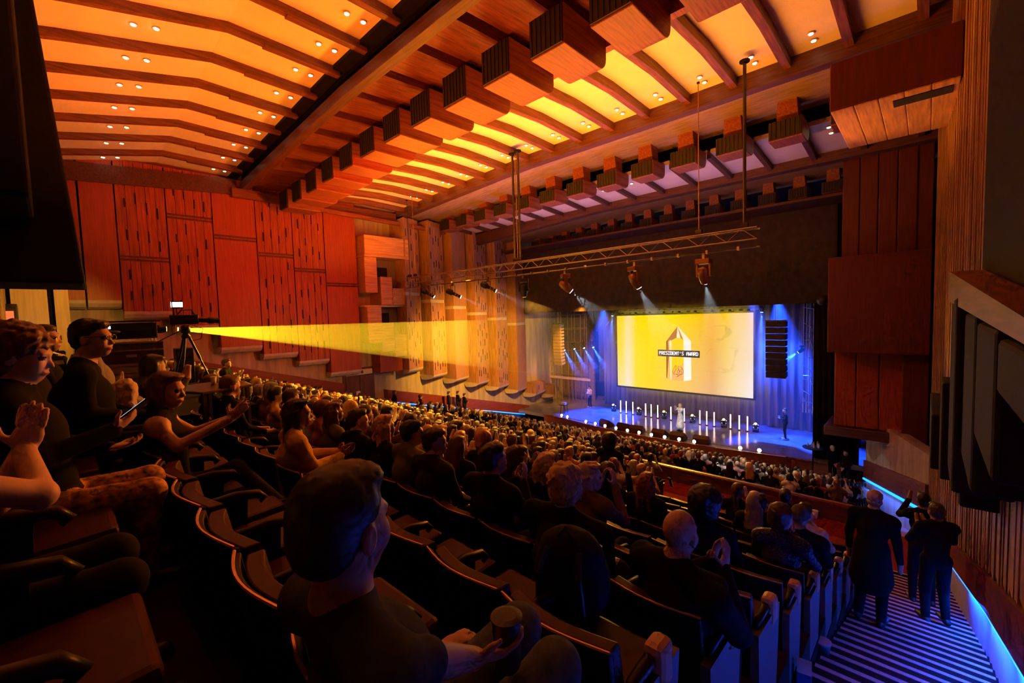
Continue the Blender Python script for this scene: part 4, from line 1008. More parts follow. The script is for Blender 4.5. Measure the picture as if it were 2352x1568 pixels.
# ------------------------------------------------------------------ moving heads
M_LENSW = emat('lens_white', (.85, .95, 1), 25); M_LENSB = emat('lens_blue', (.25, .5, 1), 25); M_LENSA = emat('lens_amber', (1, .55, .15), 5); M_RINGL = emat('ring_glow', (.9, 1, .95), 2.5); M_GLD = mat('amber_lit_gold', (.35, .2, .08), .35, .7)  # amber light on the truss lamps put into a gold housing colour
def moving_head(name, loc, d, hang, lens, label, group, s=1., body=M_BLKPL, ring=None):
    e = empty(name, loc, 0, label, 'stage light', group); P = Vector(loc); up = -1 if hang else 1; d = Vector(d).normalized()
    c = P+Vector((0, 0, up*.36*s)); side = d.cross(Vector((0,0,1))); side = side.normalized() if side.length > .1 else Vector((1,0,0))
    ang = math.atan2(side.y, side.x); q = Matrix.Rotation(ang, 4, 'Z')
    def tr(o, T): o.matrix_parent_inverse = Matrix.Identity(4); o.parent = e; o.matrix_basis = T; return o
    lo = Matrix.Identity(4)
    tr(MB().box(-.17*s,.17*s,-.13*s,.13*s,*sorted((0,up*.12*s))).build('base', body, None, bevel=.02), q)
    for sd in (-1, 1): tr(MB().hexa([(sd*.15*s-.02*s,-.05*s,up*.12*s),(sd*.15*s+.02*s,-.05*s,up*.12*s),(sd*.15*s+.02*s,.05*s,up*.12*s),(sd*.15*s-.02*s,.05*s,up*.12*s),(sd*.15*s-.02*s,-.04*s,up*.42*s),(sd*.15*s+.02*s,-.04*s,up*.42*s),(sd*.15*s+.02*s,.04*s,up*.42*s),(sd*.15*s-.02*s,.04*s,up*.42*s)]).build('yoke_arm', body, None), q)
    h = MB().lathe([(.06*s,-.2*s),(.11*s,-.17*s),(.13*s,-.05*s),(.13*s,.08*s),(.105*s,.2*s),(.10*s,.24*s)], axis=d, n=16).build('lamp_head', body, None, smooth=True); tr(h, Matrix.Translation((0,0,up*.36*s)))
    tr(MB().lathe([(.085*s,.235*s),(.08*s,.25*s)], axis=d, n=16).build('lens', lens, None), Matrix.Translation((0,0,up*.36*s)))
    if ring: tr(MB().tube([tuple(Vector(Matrix.Rotation(ang,3,'Z')@Vector((.155*s*math.cos(t*PI/8), 0, up*(.36*s)+.155*s*math.sin(t*PI/8))))) for t in range(-2, 11)], .012*s, 6).build('status_ring', ring, None), lo); tr(MB().box(-.15*s,.15*s,-.135*s,-.128*s,*sorted((up*.03*s,up*.07*s))).build('display', ring, None), q)
    if hang: tr(MB().box(-.03*s,.03*s,-.03*s,.03*s,0,.16*s).build('clamp', M_ALU, None), lo)
    return e
for i, x in enumerate([-17.18,-15.11,-13.19,-11.23,-9.25,-7.43]):
    moving_head('moving_head', (x, 29.05, 0), (.1, -.5, .55), False, M_LENSA, 'black moving head light on the stage floor, %s from the timber side wall' % ordw(i+1), 'moving heads on the stage floor', 1.0, ring=M_RINGL)
for i, (x, z) in enumerate([(-22.35,4.95),(-21.31,5.1),(-20.35,5.2),(-19.47,5.28)]):
    moving_head('moving_head', (x, 29.7, z), (.62, -.1, -.8), True, M_LENSB, 'blue beam light on the stage wing pipe grid, %s along from the side wall' % ordw(i+1), 'blue wing lights', .9)
moving_head('moving_head', (-17.5, 29.6, 7.75), (0, -.15, -1), True, M_LENSB, 'blue downlight at the top corner of the screen above the pipe grid', 'blue stage lights', .8)
moving_head('moving_head', (-7.25, 29.6, 7.75), (0, -.1, -1), True, M_LENSB, 'blue downlight at the top corner of the screen next to the black loudspeaker column', 'blue stage lights', .8)
moving_head('moving_head', (-5.2, 29.6, 5.3), (-.8, -.1, -.6), True, M_LENSB, 'blue beam light on the scaffold beside the suited presenter', 'blue stage lights', .8)
# ------------------------------------------------------------------ monitor wedges, footlights, microphone stands
def wedge(x, rz, label):
    e = empty('monitor_wedge', (x, yf(x)+.5, 0), rz, label, 'floor monitor', 'floor monitors along the stage edge')
    MB().prism([(-.3,0),(.32,0),(.34,.16),(-.16,.46),(-.3,.3)], -.42, .42).build('cabinet', mat('wedge_red_black', (.09,.02,.015), .5), e, bevel=.015)
    MB().hexa([(-.38,.33,.19),(.38,.33,.19),(.38,-.12,.455),(-.38,-.12,.455),(-.38,.345,.2),(.38,.345,.2),(.38,-.105,.47),(-.38,-.105,.47)]).build('grille', M_BLKPL, e)
for i, (x, rz) in enumerate([(-15.3,-.35),(-13.9,-.1),(-13.0,.15),(-11.5,-.1),(-10.4,.05),(-9.1,.15)]):
    wedge(x, rz, 'dark wedge floor monitor at the stage edge, %s from the timber side wall' % ordw(i+1))
M_FOOT = emat('footlight_glow', (1, .72, .45), 30)
for i, x in enumerate([-19.22,-18.6,-16.77,-15.94,-15.13,-14.28,-13.44,-12.64,-11.84,-11.02,-10.18,-9.35,-7.05,-6.18]):
    e = empty('footlight', (x, yf(x)+.09, 0), 0, 'round glowing footlight on the stage lip, %s from the timber side wall' % ordw(i+1), 'footlight', 'footlights on the stage lip')
    MB().lathe([(.03,0),(.06,.02),(.10,.05),(.11,.09)], c=(0,.06,.12), axis=(0,-1,.25), n=14).build('housing', M_BLKPL, e, smooth=True)
    MB().lathe([(.1,.085),(.085,.1),(.03,.115)], c=(0,.06,.12), axis=(0,-1,.25), n=14).build('lamp', M_FOOT, e)
    MB().box(-.05,.05,.02,.12,0,.06).build('bracket', M_BLKPL, e)
for x, w_ in ((-13.5, 'nearer the timber side wall'), (-11.62, 'in front of the floral dress')):
    e = empty('microphone_stand', (x, yf(x)+.75, 0), 0, 'thin black microphone stand at the stage edge %s' % w_, 'microphone stand')
    MB().lathe([(.13,0),(.13,.02),(.02,.035)], n=16).build('base', M_BLKPL, e); MB().tube([(0,0,.03),(0,0,1.35)], .012, 8).build('pole', M_BLKPL, e)
    m_ = MB().tube([(0,0,1.35),(0,-.12,1.42)], .012, 8).build('microphone', M_BLKPL, e); MB().lathe([(.012,0),(.028,.01),(.028,.05),(.01,.065)], c=(0,-.12,1.42), axis=(0,-1,.5), n=10).build('mesh_head', M_METAL, m_)
# ------------------------------------------------------------------ loudspeaker columns
def line_array(loc, n, w_, h_, curve, m, label):
    e = empty('loudspeaker_column', loc, 0, label, 'loudspeaker'); a = 0; y = z = 0.
    for i in range(n):
        a = curve*max(0, i-n*.45)**1.4; ca, sa = math.cos(a), math.sin(a)
        v = []
        for (yy, zz) in ((-.25, -h_+.02), (.25, -h_+.05), (.25, -.03), (-.25, 0)):
            v.append((y+yy*ca-zz*sa if False else y+yy*ca+zz*sa*-1, z+yy*sa+zz*ca))
        v = [(p[0], p[1]) for p in v]
        c_ = MB().prism(v, -w_/2, w_/2).build('cabinet', m, e, bevel=.01)
        MB().box(-w_/2-.02, w_/2+.02, y-.03, y+.03, z-.05, z-.02).build('rigging', M_METAL, c_)
        y += -h_*-math.sin(a)*-1 if False else h_*math.sin(a); z -= h_*math.cos(a)
    MB().box(-w_/2-.03, w_/2+.03, -.2, .2, .0, .06).build('bumper_frame', M_METAL, e)
    for q in (-.05, .05): MB().tube([(q,0,.06),(q,0,1.6)], .012, 6).build('hanging_wire', M_ALU, e)
line_array((-20.75, 27, 6.75), 13, .72, .245, .012, mat('array_yellow_lit', (.35,.3,.22), .6), 'yellow-lit curved line array loudspeaker in front of the pipe grid')  # yellow light on this array put into its cabinet colour
line_array((-5.9, 27, 6.8), 9, .95, .345, .018, mat('array_brown', (.05,.035,.03), .6), 'black line array loudspeaker hanging beside the screen')
# ------------------------------------------------------------------ pipe grids in the wings
pg = empty('pipe_grid', (-22.3, 30.2, 0), 0, 'steel pipe grid hung with cables in the stage wing by the timber side wall', 'pipe grid')
M_PIPE2 = mat('galvanised_pipe', (.55,.5,.42), .35, .8)
for x in (-24.0,-23.6,-23.2,-22.9,-22.2,-21.8,-21.5,-20.9,-20.5,-20.3): attach(MB().tube([(x, 30.2, 0), (x, 30.2, 7.7)], .03, 6).build('upright', M_PIPE2), pg)
for z in (7.4, 6.3, 6.2, 5.1, 4.4, 3.4, 2.35, 2.1): attach(MB().tube([(-24.1, 30.1, z), (-20.2, 30.1, z+.06)], .03, 6).build('cross_pipe', M_PIPE2), pg)
attach(box('railing_board', -24.1, -19.9, 30.0, 30.05, 1.95, 2.15, M_LIP), pg)
pg2 = empty('scaffold_frame', (-4.9, 30.2, 0), 0, 'narrow bright scaffold frame in the wing behind the suited presenter', 'scaffold')
for x in (-5.2,-5.05,-4.9,-4.72): attach(MB().tube([(x, 30.2, 1.3), (x, 30.2, 7.9)], .025, 6).build('upright', M_PIPE2), pg2)
for z in (7.5, 6.0, 4.6, 3.3, 2.0): attach(MB().tube([(-5.25, 30.15, z), (-4.68, 30.15, z-.12)], .02, 6).build('cross_pipe', M_PIPE2), pg2)
for i, (z, a) in enumerate(((6.6,.5),(5.6,-.4),(4.1,.6),(3.5,-.5),(2.6,.3))): attach(MB().tube([(-5.2, 30.1, z), (-4.85, 30.0, z-.25*a-.1), (-4.75, 30.1, z-.5)], .02, 5).build('cable', M_ALU), pg2)
attach(MB().bar((-5.35, 30, 2.6), (-4.66, 30, 1.2), .05, .05).build('diagonal', M_PIPE2), pg2)
# bar of lamps over the screen
tb2 = empty('lighting_bar', (-12.2, 29.6, 7.6), 0, 'lighting bar with small lamps along the top edge of the screen', 'lighting bar')
for dz in (0, .2): attach(MB().tube([(-17.0, 29.6, 7.55+dz), (-7.4, 29.6, 7.55+dz)], .03, 6).build('pipe', M_PIPE2), tb2)
for i in range(26): attach(MB().tube([(-17+i*.37, 29.6, 7.55), (-16.8+i*.37, 29.6, 7.75)], .012, 5).build('brace', M_PIPE2), tb2)
for i in range(9): attach(MB().lathe([(.05,0),(.09,.04),(.09,.16)], c=(-16.6+i*1.08, 29.55, 7.5), axis=(0,-.3,-1), n=10).build('lamp_can', M_METAL), tb2)
# ------------------------------------------------------------------ main truss over the audience
tr = empty('lighting_truss', (-12, 13.5, 9.2), 0, 'long box truss hung across the hall below the ceiling', 'truss')
CH = [(13.35, 9.72), (13.65, 9.72), (13.35, 9.40), (13.65, 9.22)]
TX0, TX1 = -20.5, -3.4
M_TR = mat('truss_metal', (.42,.36,.28), .3, .9)
for (y, z) in CH: attach(MB().tube([(TX0, y, z), (TX1, y, z)], .025, 8).build('chord', M_TR), tr)
n = 44; dx = (TX1-TX0)/n
for i in range(n):
    x = TX0+i*dx; a, b = (CH[0], CH[1]) if i % 2 else (CH[1], CH[0])
    attach(MB().tube([(x, a[0], a[1]), (x+dx, b[0], b[1])], .011, 5).build('brace', M_TR), tr)
    attach(MB().tube([(x, 13.35, 9.72 if i % 2 else 9.40), (x+dx, 13.35, 9.40 if i % 2 else 9.72)], .011, 5).build('brace', M_TR), tr)
attach(MB().tube([(TX0, 13.3, 9.18), (-12, 13.25, 9.13), (TX1, 13.3, 9.2)], .018, 6).build('cable_loom', M_BLKPL), tr)
for i in range(20): attach(box('cable_clamp', TX0+.5+i*.85-.03, TX0+.5+i*.85+.03, 13.26, 13.34, 9.14, 9.24, M_ALU), tr)
for i, (x, r_, m, z1) in enumerate([(-12.55,.05,M_METAL,14.2),(-12.25,.05,M_METAL,14.25),(-3.75,.045,M_METAL,14.3),(-20.4,.02,M_METAL,13.9),(-19.9,.014,M_GLD,14),(-5.0,.014,M_GLD,14.2),(-12.4,.012,M_GLD,14.2)]):
    e = empty('hanging_rod', (x, 13.5, 9.8), 0, '%s rod holding the truss, %s' % ('dark steel' if r_ > .015 else 'thin gilt', ['first of the pair at mid span','second of the pair at mid span','alone near the slatted wall','at the end near the timber wall','beside the rod at the timber wall end','under the bright ceiling bays','between the pair at mid span'][i]), 'hanging rod')
    MB().tube([(0,0,0),(0,0,z1-9.8)], r_, 8).build('rod', m, e); MB().lathe([(r_*3,0),(r_*3,.04)], c=(0,0,z1-9.85), n=12).build('ceiling_plate', M_BLACK, e); MB().box(-.09,.09,-.06,.06,-.08,.1).build('hoist', M_BLKPL, e)
for i, (x, d) in enumerate([(-10.1,(.55,.6,-.75)),(-7.19,(.25,.5,-.9)),(-4.92,(.0,.5,-.9))]):
    moving_head('moving_head', (x, 13.65, 9.04), d, True, M_LENSW, 'amber-lit moving head hanging from the truss, %s of the three before the valance' % ordw(i+1), 'truss moving heads', 1.25, M_GLD)
moving_head('moving_head', (-12.26, 13.65, 9.04), (-.2,.3,-1), True, M_LENSA, 'unlit dark moving head hanging from the truss at mid span', 'truss moving heads', 1.25)
def profile(x, z, d, label):
    e = empty('profile_spotlight', (x, 13.65, 9.2), 0, label, 'stage light', 'truss profile spotlights'); d = Vector(d).normalized(); c = Vector((0,0,z-9.2))
    MB().lathe([(.08,-.35),(.13,-.3),(.14,-.05),(.085,0),(.075,.34),(.09,.36),(.09,.42)], c=c, axis=d, n=14).build('lamp_body', M_BLKPL, e, smooth=True)
    MB().lathe([(.08,.415),(.07,.43)], c=c, axis=d, n=14).build('lens', M_LENSW, e)
    for t in (.12, .26): MB().lathe([(.084,t),(.084,t+.03)], c=c, axis=d, n=14).build('band', M_GLD, e)
    MB().tube([(-.16,0,c.z+.05),(-.16,0,-.12),(.16,0,-.12),(.16,0,c.z+.05)], .015, 6).build('yoke', M_BLKPL, e); MB().box(-.04,.04,-.04,.04,-.14,.05).build('clamp', M_ALU, e)
for i, (x, z, d) in enumerate([(-19.1,8.85,(.55,.6,-.5)),(-16.95,8.7,(.6,.6,-.42)),(-14.44,8.85,(.6,.6,-.45))]):
    profile(x, z, d, 'black profile spotlight under the truss, %s from the timber side wall' % ordw(i+1))
# ------------------------------------------------------------------ stage people, small furniture
def label_mats(sk, hair, top, tr_, shoe=SHOE): return [sk, HAIRS[hair], top, tr_, shoe, HAT]
def far_person(f, loc, rz, mats, label, extra=None, group=None, vox=.018):
    o = fig_obj('person', f, vox, mats, LM); o.location = loc; o.rotation_euler = (0, 0, rz); tag(o, label, 'person', group); return o
M_FLORAL = mat('floral_white_dress', (.8,.77,.75), .7, noise=.35, nscale=9)
f, J = standing('long', 'phone', skirt=True, h=1.0); far_person(f, (-11.02, 26.54, 0), 2.7, [SKINS[0], HAIRS['blond'], M_FLORAL, M_FLORAL, SHOE, HAT], 'woman in a long white floral dress speaking on stage')
f, J = standing('short', 'mic', h=1.04); far_person(f, (-5.73, 28.31, 0), 1.9, [SKINS[0], HAIRS['brown'], TOPS['charcoal'], TROUS, mat('white_shoe', (.8,.8,.75), .5), HAT], 'presenter in a dark suit and white shoes standing at the side of the stage')
e = empty('microphone', (-6.0, 28.22, 1.2), 0, 'hand microphone held by the suited presenter', 'microphone'); MB().tube([(0,0,-.08),(0,0,.07)], [.012,.016], 8).build('handle', M_BLKPL, e); MB().lathe([(.016,.06),(.026,.08),(.02,.12)], n=10).build('mesh_head', M_ALU, e)
f, J = standing('short', 'fold'); far_person(f, (-19.36, 29.08, 0), 2.9, label_mats(SKINS[1], 'black', TOPS['white'], TROUS, MATS['white_shoe']), 'person in a white top standing in the smoky stage wing')
e = empty('side_table', (-19.92, 26.4, 0), 0, 'small legged table with a white box at the dark corner of the stage', 'table')
for q in ((-.2,-.2),(.2,-.2),(.2,.2),(-.2,.2)): MB().tube([(q[0],q[1],0),(q[0]*.8,q[1]*.8,.6)], .02, 6).build('leg', M_METAL, e)
box('table_top', -.25,.25,-.25,.25,.6,.64, M_BLKPL, e)
e = empty('white_box', (-19.92, 26.4, .64), 0, 'white box lying on the small stage table', 'box'); box('carton', -.16,.16,-.12,.12,0,.16, M_WHITE, e); box('lid_flap', -.17,.17,-.13,.13,.16,.18, M_WHITE, e)
e = empty('round_table', (-3.75, 24.1, -1.05), 0, 'small round table with bottles beside the stage', 'table'); MB().tube([(0,0,0),(0,0,1.95)], .03, 8).build('post', M_METAL, e); MB().lathe([(.4,1.95),(.42,1.97),(.42,2.0)], n=24).build('table_top', M_BLKPL, e); MB().lathe([(.3,0),(.28,.03),(.04,.05)], n=20).build('foot', M_METAL, e)
M_GLASS = mat('bottle_clear', (.7,.75,.8), .1, spec=.8)
for i, (dx_, dy_, h_) in enumerate(((-.2,0,.2),(-.05,.08,.28),(.05,-.1,.3),(.17,.03,.3),(.24,-.08,.26))):
    e = empty('water_bottle', (-3.75+dx_, 24.1+dy_, .95), 0, 'clear water bottle on the round table, %s from the presenter' % ordw(i+1), 'bottle', 'bottles on the round table')
    MB().lathe([(.032,0),(.034,.02),(.034,h_*.6),(.014,h_*.8),(.014,h_*.95)], n=12).build('bottle_body', M_GLASS, e, smooth=True); MB().lathe([(.016,h_*.94),(.016,h_)], n=10).build('cap', M_WHITE, e)
f, J = standing('crop', 'front'); far_person(f, (-3.0, 24.0, -.55), -2.4, label_mats(SKINS[1], 'grey', TOPS['black'], TROUS), 'crew member with a headset and camera beside the stage steps')
f, J = standing('short', 'front'); far_person(f, (-2.45, 23.6, -.55), 2.6, label_mats(SKINS[1], 'black', TOPS['black'], TROUS), 'crew member in a black T-shirt with clasped hands near the timber wall box')
# ================================================================== people close enough to show themselves
def near(f, J, loc, rz, label, skin, hair=None, haircol='brown', top=None, trous=None, shoe=SHOE, vox=.011, hb=None, s=1., group=None, hat=HAT, hvox=None, sleeves=None):
    """one continuous body, with hair and clothing as children"""
    o = fig_obj('person', f, vox, [skin, M_EYE, M_LIPS, shoe, top or skin, trous or skin], {5: 1, 6: 2, 4: 3, 2: 4, 3: 5})
    o.location = loc; o.rotation_euler = (0, 0, rz); tag(o, label, 'person', group)
    if top: fig_obj('top', f.sub({2}), vox, [top], parent=o, grow=.008)
    if trous: fig_obj('trousers', f.sub({3}), vox, [trous], parent=o, grow=.007)
    if hair and hair != 'bald':
        h = Fig(); add_hair(h, J['H'], J['Rh'], hair, s)
        if hair in ('beanie', 'cap'): 
            fig_obj('hat', h.sub({7}), hvox or vox, [hat], parent=o)
            if h.sub({1}).p: fig_obj('hair', h.sub({1}), hvox or vox, [HAIRS[haircol]], parent=o)
        else: fig_obj('hair', h, hvox or vox, [HAIRS[haircol]], parent=o, bumps=hb or (.006, 110))
    return o
def rowloc(k, x, dy=0, dz=0): return (x, rowy(k)+dy, rowz(k)+dz)
def loc_arm(W, el, wr, hd, hn, curl): # world points to local of a figure standing at W (no turn)
    return (tuple(A(*el)-A(*W)), tuple(A(*wr)-A(*W)), hd, hn, curl)
def bare(f, w):       # bare shoulders and arms
    for i, q in enumerate(f.p):
        if q[5] == 2 and ((q[0] == 'c' and abs(q[3]-.048*w) < .004) or (q[0] == 'e' and q[2][0] < .07)): f.p[i] = q[:5]+(0,)+q[6:]
# --- the man in the next row down, seen from behind, a cup in his hand
W = rowloc(1, -.99, 0, -.07)
hand = at_y(1150, 1500, .80); el = at_y(975, 1520, .52); wr = at_y(1088, 1512, .74)
kl = at_y(1190, 1440, 1.02); kr = at_y(1275, 1530, .97)
f, J = seated(None, {1: loc_arm(W, el, wr, tuple(hand-wr), (-.5, .3, .6), .5), -1: ((-.27, .22, .74), (-.2, .45, .6), (.2, 1, .1), (0, 0, -1), .4)}, lean=-.30, yaw=.30, pitch=-.06, w=1.08, fine=True, sleeves=False, headz=.03, s=1.10,
    legs={1: (tuple(kr-A(*W)), tuple(kr-A(*W)+A(.02,.05,-.42)), tuple(kr-A(*W)+A(.02,.2,-.46))), -1: (tuple(kl-A(*W)), tuple(kl-A(*W)+A(0,.05,-.42)), tuple(kl-A(*W)+A(0,.2,-.46)))})
M_NAVYT = mat('navy_tshirt', (.05,.058,.09), .9, spec=.1, noise=.25, nscale=20, bump=.2)
near(f, J, W, 0, 'young man with dark cropped hair in a navy T-shirt and jeans holding a cup', SKINS[1], 'crop', 'black', M_NAVYT, DENIM, vox=.008, hb=(.004, 160), s=1.12, hvox=.008)
e = empty('cup', tuple(wr+(hand-wr)*1.25+A(-.02,.02,.0)), 0, 'dark drinking cup held over the jeans of the near man', 'cup')
MB().lathe([(.030,-.07),(.036,-.06),(.042,.07),(.044,.08)], n=20).build('cup_body', M_BLKPL, e, smooth=True); MB().lathe([(.045,.075),(.046,.085),(.03,.09)], n=20).build('lid', M_BLKPL, e)
# --- bald man
W = rowloc(3, -.97, 0, -.11)
f, J = seated(None, 'clap', lean=.1, yaw=-.1, pitch=-.05, w=1.35, fine=True, s=1.08, turn=-.35)
near(f, J, W, 0, 'bald man in a black jacket clapping, seen from behind', SKINS[1], 'bald', top=TOPS['black'], trous=TROUS, vox=.009, s=1.05)
# --- bushy blond hair, wide dark coat, and the companion in front
W = rowloc(3, -1.72, 0, -.04)
f, J = seated(None, 'lap', lean=.05, yaw=-.3, w=1.5, fine=True, headz=.02)
near(f, J, W, 0, 'person with bushy blond hair in a wide black coat next to the bald man', SKINS[0], 'curly', 'blond', TOPS['black'], TROUS, vox=.011, hb=(.014, 60), hvox=.009)
W = rowloc(4, -2.15)
f, J = seated(None, 'clap2', lean=.2, yaw=-.9, w=1.0, fine=True)
near(f, J, W, 0, 'woman with tousled blond hair clapping in front of the wide black coat', SKINS[0], 'long2', 'blond', TOPS['brown'], TROUS, vox=.011, hb=(.012, 70))
# --- long dark hair and a mustard jumper
W = rowloc(2, -3.98, -.08)
f, J = seated(None, {1: ((.26,.3,.80),(.10,.56,.80),(-.2,.9,.3),(-1,0,.2),.2), -1: ((-.2,.32,.80),(.02,.56,.82),(.2,.9,.3),(1,0,-.2),.2)}, lean=.15, yaw=-.35, w=1.02, fine=True,
    legs={1: ((.16,.66,.62),(.16,.60,.2),(.16,.75,.15)), -1: ((-.1,.62,.5),(-.1,.6,.09),(-.1,.74,.04))})
near(f, J, W, -.15, 'woman with very long black hair in a mustard jumper and pale jeans, clapping', SKINS[2], 'long', 'black', TOPS['mustard'], mat('pale_denim', (.35,.36,.34), .85, noise=.2, nscale=30), vox=.01, hb=(.007, 90))
# --- clapping woman with bare shoulders in the next row down
W = rowloc(1, -3.95, -.10)
f, J = seated(None, {1: ((.24,.30,.86),(.14,.60,.98),(-.1,.7,.6),(-1,-.2,0),.15), -1: ((-.16,.36,.86),(.02,.62,.97),(.05,.6,.75),(1,0,0),.15)}, lean=.12, yaw=-.45, pitch=-.1, w=.92, fine=True, sleeves=False,
    legs={1: ((.10,.62,.60),(.50,.86,.42),(.66,.92,.46)), -1: ((-.13,.60,.5),(-.14,.56,.09),(-.15,.72,.04))})
bare(f, .92)
o = near(f, J, W, -.25, 'auburn-haired woman in a black sleeveless top clapping beside the empty seats', SKINS[0], 'bob', 'chestnut', TOPS['black'], TROUS, vox=.009, hb=(.004, 120))
h = Fig(); H, Rh = J['H'], J['Rh']
cl = MB().tube([tuple(H+Rh@A(.05*math.cos(t), -.125, .02+.025*math.sin(t))) for t in np.linspace(0, PI, 7)], .008, 6).build('hair_clip', M_ALU, o)
M_SOLE = mat('sneaker_sole', (.75,.7,.6), .6)
# --- own row: phone user with curly hair, the man in glasses, companions
W = (-3.05, -.30, rowz(0)-.02)
f, J = seated(None, {1: ((.26,.24,.78),(.13,.48,.84),(-.25,.7,.5),(-.4,-.5,.5),.5), -1: ((-.24,.2,.78),(-.05,.45,.72),(.4,.8,.1),(0,0,1),.4)}, lean=.0, yaw=-.25, pitch=-.22, w=1.0, fine=True)
LEO = mat('leopard_skirt', (.42,.22,.08), .85, noise=.95, nscale=28)
near(f, J, W, -.1, 'woman with curly brown hair in black looking at her phone, leopard print skirt', SKINS[0], 'curly', 'chestnut', TOPS['black'], LEO, vox=.009, hb=(.012, 70))
def phone(loc, rot, label, lit=True, scr=(.75,.85,.9)):
    e = empty('mobile_phone', loc, 0, label, 'phone'); e.rotation_euler = rot
    MB().box(-.036,.036,-.075,.075,-.004,.004).build('case', M_BLKPL, e, bevel=.003); MB().box(-.032,.032,-.068,.068,.004,.0055).build('display', emat('phone_screen_lit', scr, 1.1) if lit else M_BLKPL, e)
    return e
p0 = A(*W)+A(.13+.02,.48+.07,.84+.08)
phone(tuple(p0), (.7, -.35, -.2), 'lit mobile phone held by the curly-haired woman in the rear row')
W = (-4.25, -.12, rowz(0)+.0)
f, J = seated(None, {1: ((.28,.26,.76),(.17,.56,.68),(-.2,.9,.2),(-.6,0,.8),.3), -1: ((-.28,.24,.76),(-.02,.55,.66),(.3,.9,.1),(0,0,1),.3)}, lean=.25, yaw=-.45, w=1.18, fine=True, belly=1.2, headz=.04, s=1.05)
o = near(f, J, W, -.1, 'man in glasses and a black jumper sitting forward, hands open', SKINS[0], 'short', 'black', TOPS['black'], TROUS, vox=.01, s=1.05)
H, Rh = J['H'], J['Rh']; mb = MB()
for q in (-1, 1):
    mb.tube([tuple(H+Rh@(A(q*.032+.022*math.cos(t), .103, .006+.017*math.sin(t))*1.05)) for t in np.linspace(0, 2*PI, 13)], .0025, 5)
    mb.tube([tuple(H+Rh@(A(q*.055,.1,.01)*1.05)), tuple(H+Rh@(A(q*.082,.0,.012)*1.05))], .0025, 5)
mb.tube([tuple(H+Rh@(A(-.01,.105,.01)*1.05)), tuple(H+Rh@(A(.01,.105,.01)*1.05))], .0025, 5); mb.build('eyeglass_frame', M_BLKPL, o)
for i, (x, y, hk, hc, tp, lab) in enumerate([(-4.75,-.38,'bob','black','charcoal','person with a dark bob behind the man in glasses'), (-5.2,.0,'cap','black','grey','person in a peaked cap holding a pale bag beside the man in glasses'), (-5.9,-.3,'crop','brown','black','person with cropped hair in the rear row below the projector')]):
    f, J = seated(None, 'lap', lean=.1, yaw=-.3, fine=True); near(f, J, (x, y, rowz(0)+.02), 0, lab, SKINS[1], hk, hc, TOPS[tp], TROUS, vox=.013)
e = empty('tote_bag', (-5.0, .36, rowz(0)+.58), .2, 'crumpled pale tote bag on the lap below the peaked cap', 'bag')
b_ = Fig(); b_.ell((0,0,.12),(.15,.09,.16),0,.05); b_.ell((.06,.02,.22),(.1,.07,.09),0,.05); b_.ell((-.08,0,.05),(.12,.1,.08),0,.05); fig_obj('bag_body', b_, .014, [TOPS['cream']], parent=e, bumps=(.012, 45)); MB().tube([(-.06,0,.25),(0,.02,.36),(.08,0,.27)], .008, 6).build('strap', TOPS['cream'], e)
# --- arms of the person clapping at the edge of the row
W = (-2.05, -.50, rowz(0)-.02)
f, J = seated(None, {1: loc_arm(W, A(-2.02,-.065,6.98), A(-2.245,-.098,7.087), (-.05,.25,.95), (-.9,-.1,0), .12), -1: loc_arm(W, A(-2.36,-.18,6.9), A(-2.34,-.1,7.08), (.1,.2,.95), (.9,.1,0), .12)}, lean=.0, yaw=.1, fine=True, sleeves=False)
bare(f, 1.)
near(f, J, W, 0, 'person with bare forearms clapping at the end of the rear row', SKINS[0], 'long2', 'brown', TOPS['black'], TROUS, vox=.006)
# --- row three companions
NEARL = [
 (3,-3.22,'short','brown','charcoal','lap',.1,-.7,1.1,'man in a dark jacket with a pale collar looking to the stage'),
 (3,-3.68,'short','black','olive','lap',.25,-.4,1.1,'person in an olive jacket leaning by the man with the pale collar'),
 (3,-2.45,'crop','black','black','clap',.1,-.2,1.2,'broad man with black cropped hair clapping in front of the empty seats'),
 (3,-4.62,'short','black','black','lap',.05,-.5,1.05,'man with black hair and a beard line, dark jumper, below the clapping woman'),
 (3,-5.25,'long2','chestnut','olive','lap',.05,-.1,1.0,'woman with chestnut hair falling over an olive jacket'),
 (3,-4.1,'long','blond','black','lap',.1,-.1,.95,'woman with long straight blond hair in a black top'),
 (4,-2.62,'long','blond','black','lap',.1,.0,.95,'slim woman with long blond hair near the tousled blond woman'),
 (4,-3.0,'bob','brown','black','clap2',.1,-.4,1.0,'person with a brown bob clapping with raised hands'),
 (5,-1.42,'afro','black','black','lap',.0,-.1,1.05,'person with big rounded black hair in the half empty row'),
 (6,-2.42,'long','ginger','black','lap',.0,.0,1.0,'red-haired woman stretching an arm along the empty seats'),
 (6,-2.95,'curly','brown','black','phone',.0,-.1,1.0,'woman with wavy brown hair raising a phone near the red-haired woman'),
 (6,-1.0,'curly','brown','sequin','clap',.0,-.4,1.0,'woman in a dark sequinned dress by the aisle end of the row'),
 (7,-1.0,'beanie','black','black','lap',.0,.0,1.15,'man in a dark beanie and black coat by the aisle end'),
 (8,-1.6,'short','black','black','lap',.0,.0,1.0,'person with neat black hair alone before the red cross aisle'),
 (8,-1.1,'bun','brown','cream','clap',.1,-.3,1.0,'woman with a hair bun and cream wrap clapping near the beanie'),
]
TOPS['sequin'] = mat('sequin_cloth', (.03,.02,.05), .18, .6, noise=.9, nscale=90, bump=.8)
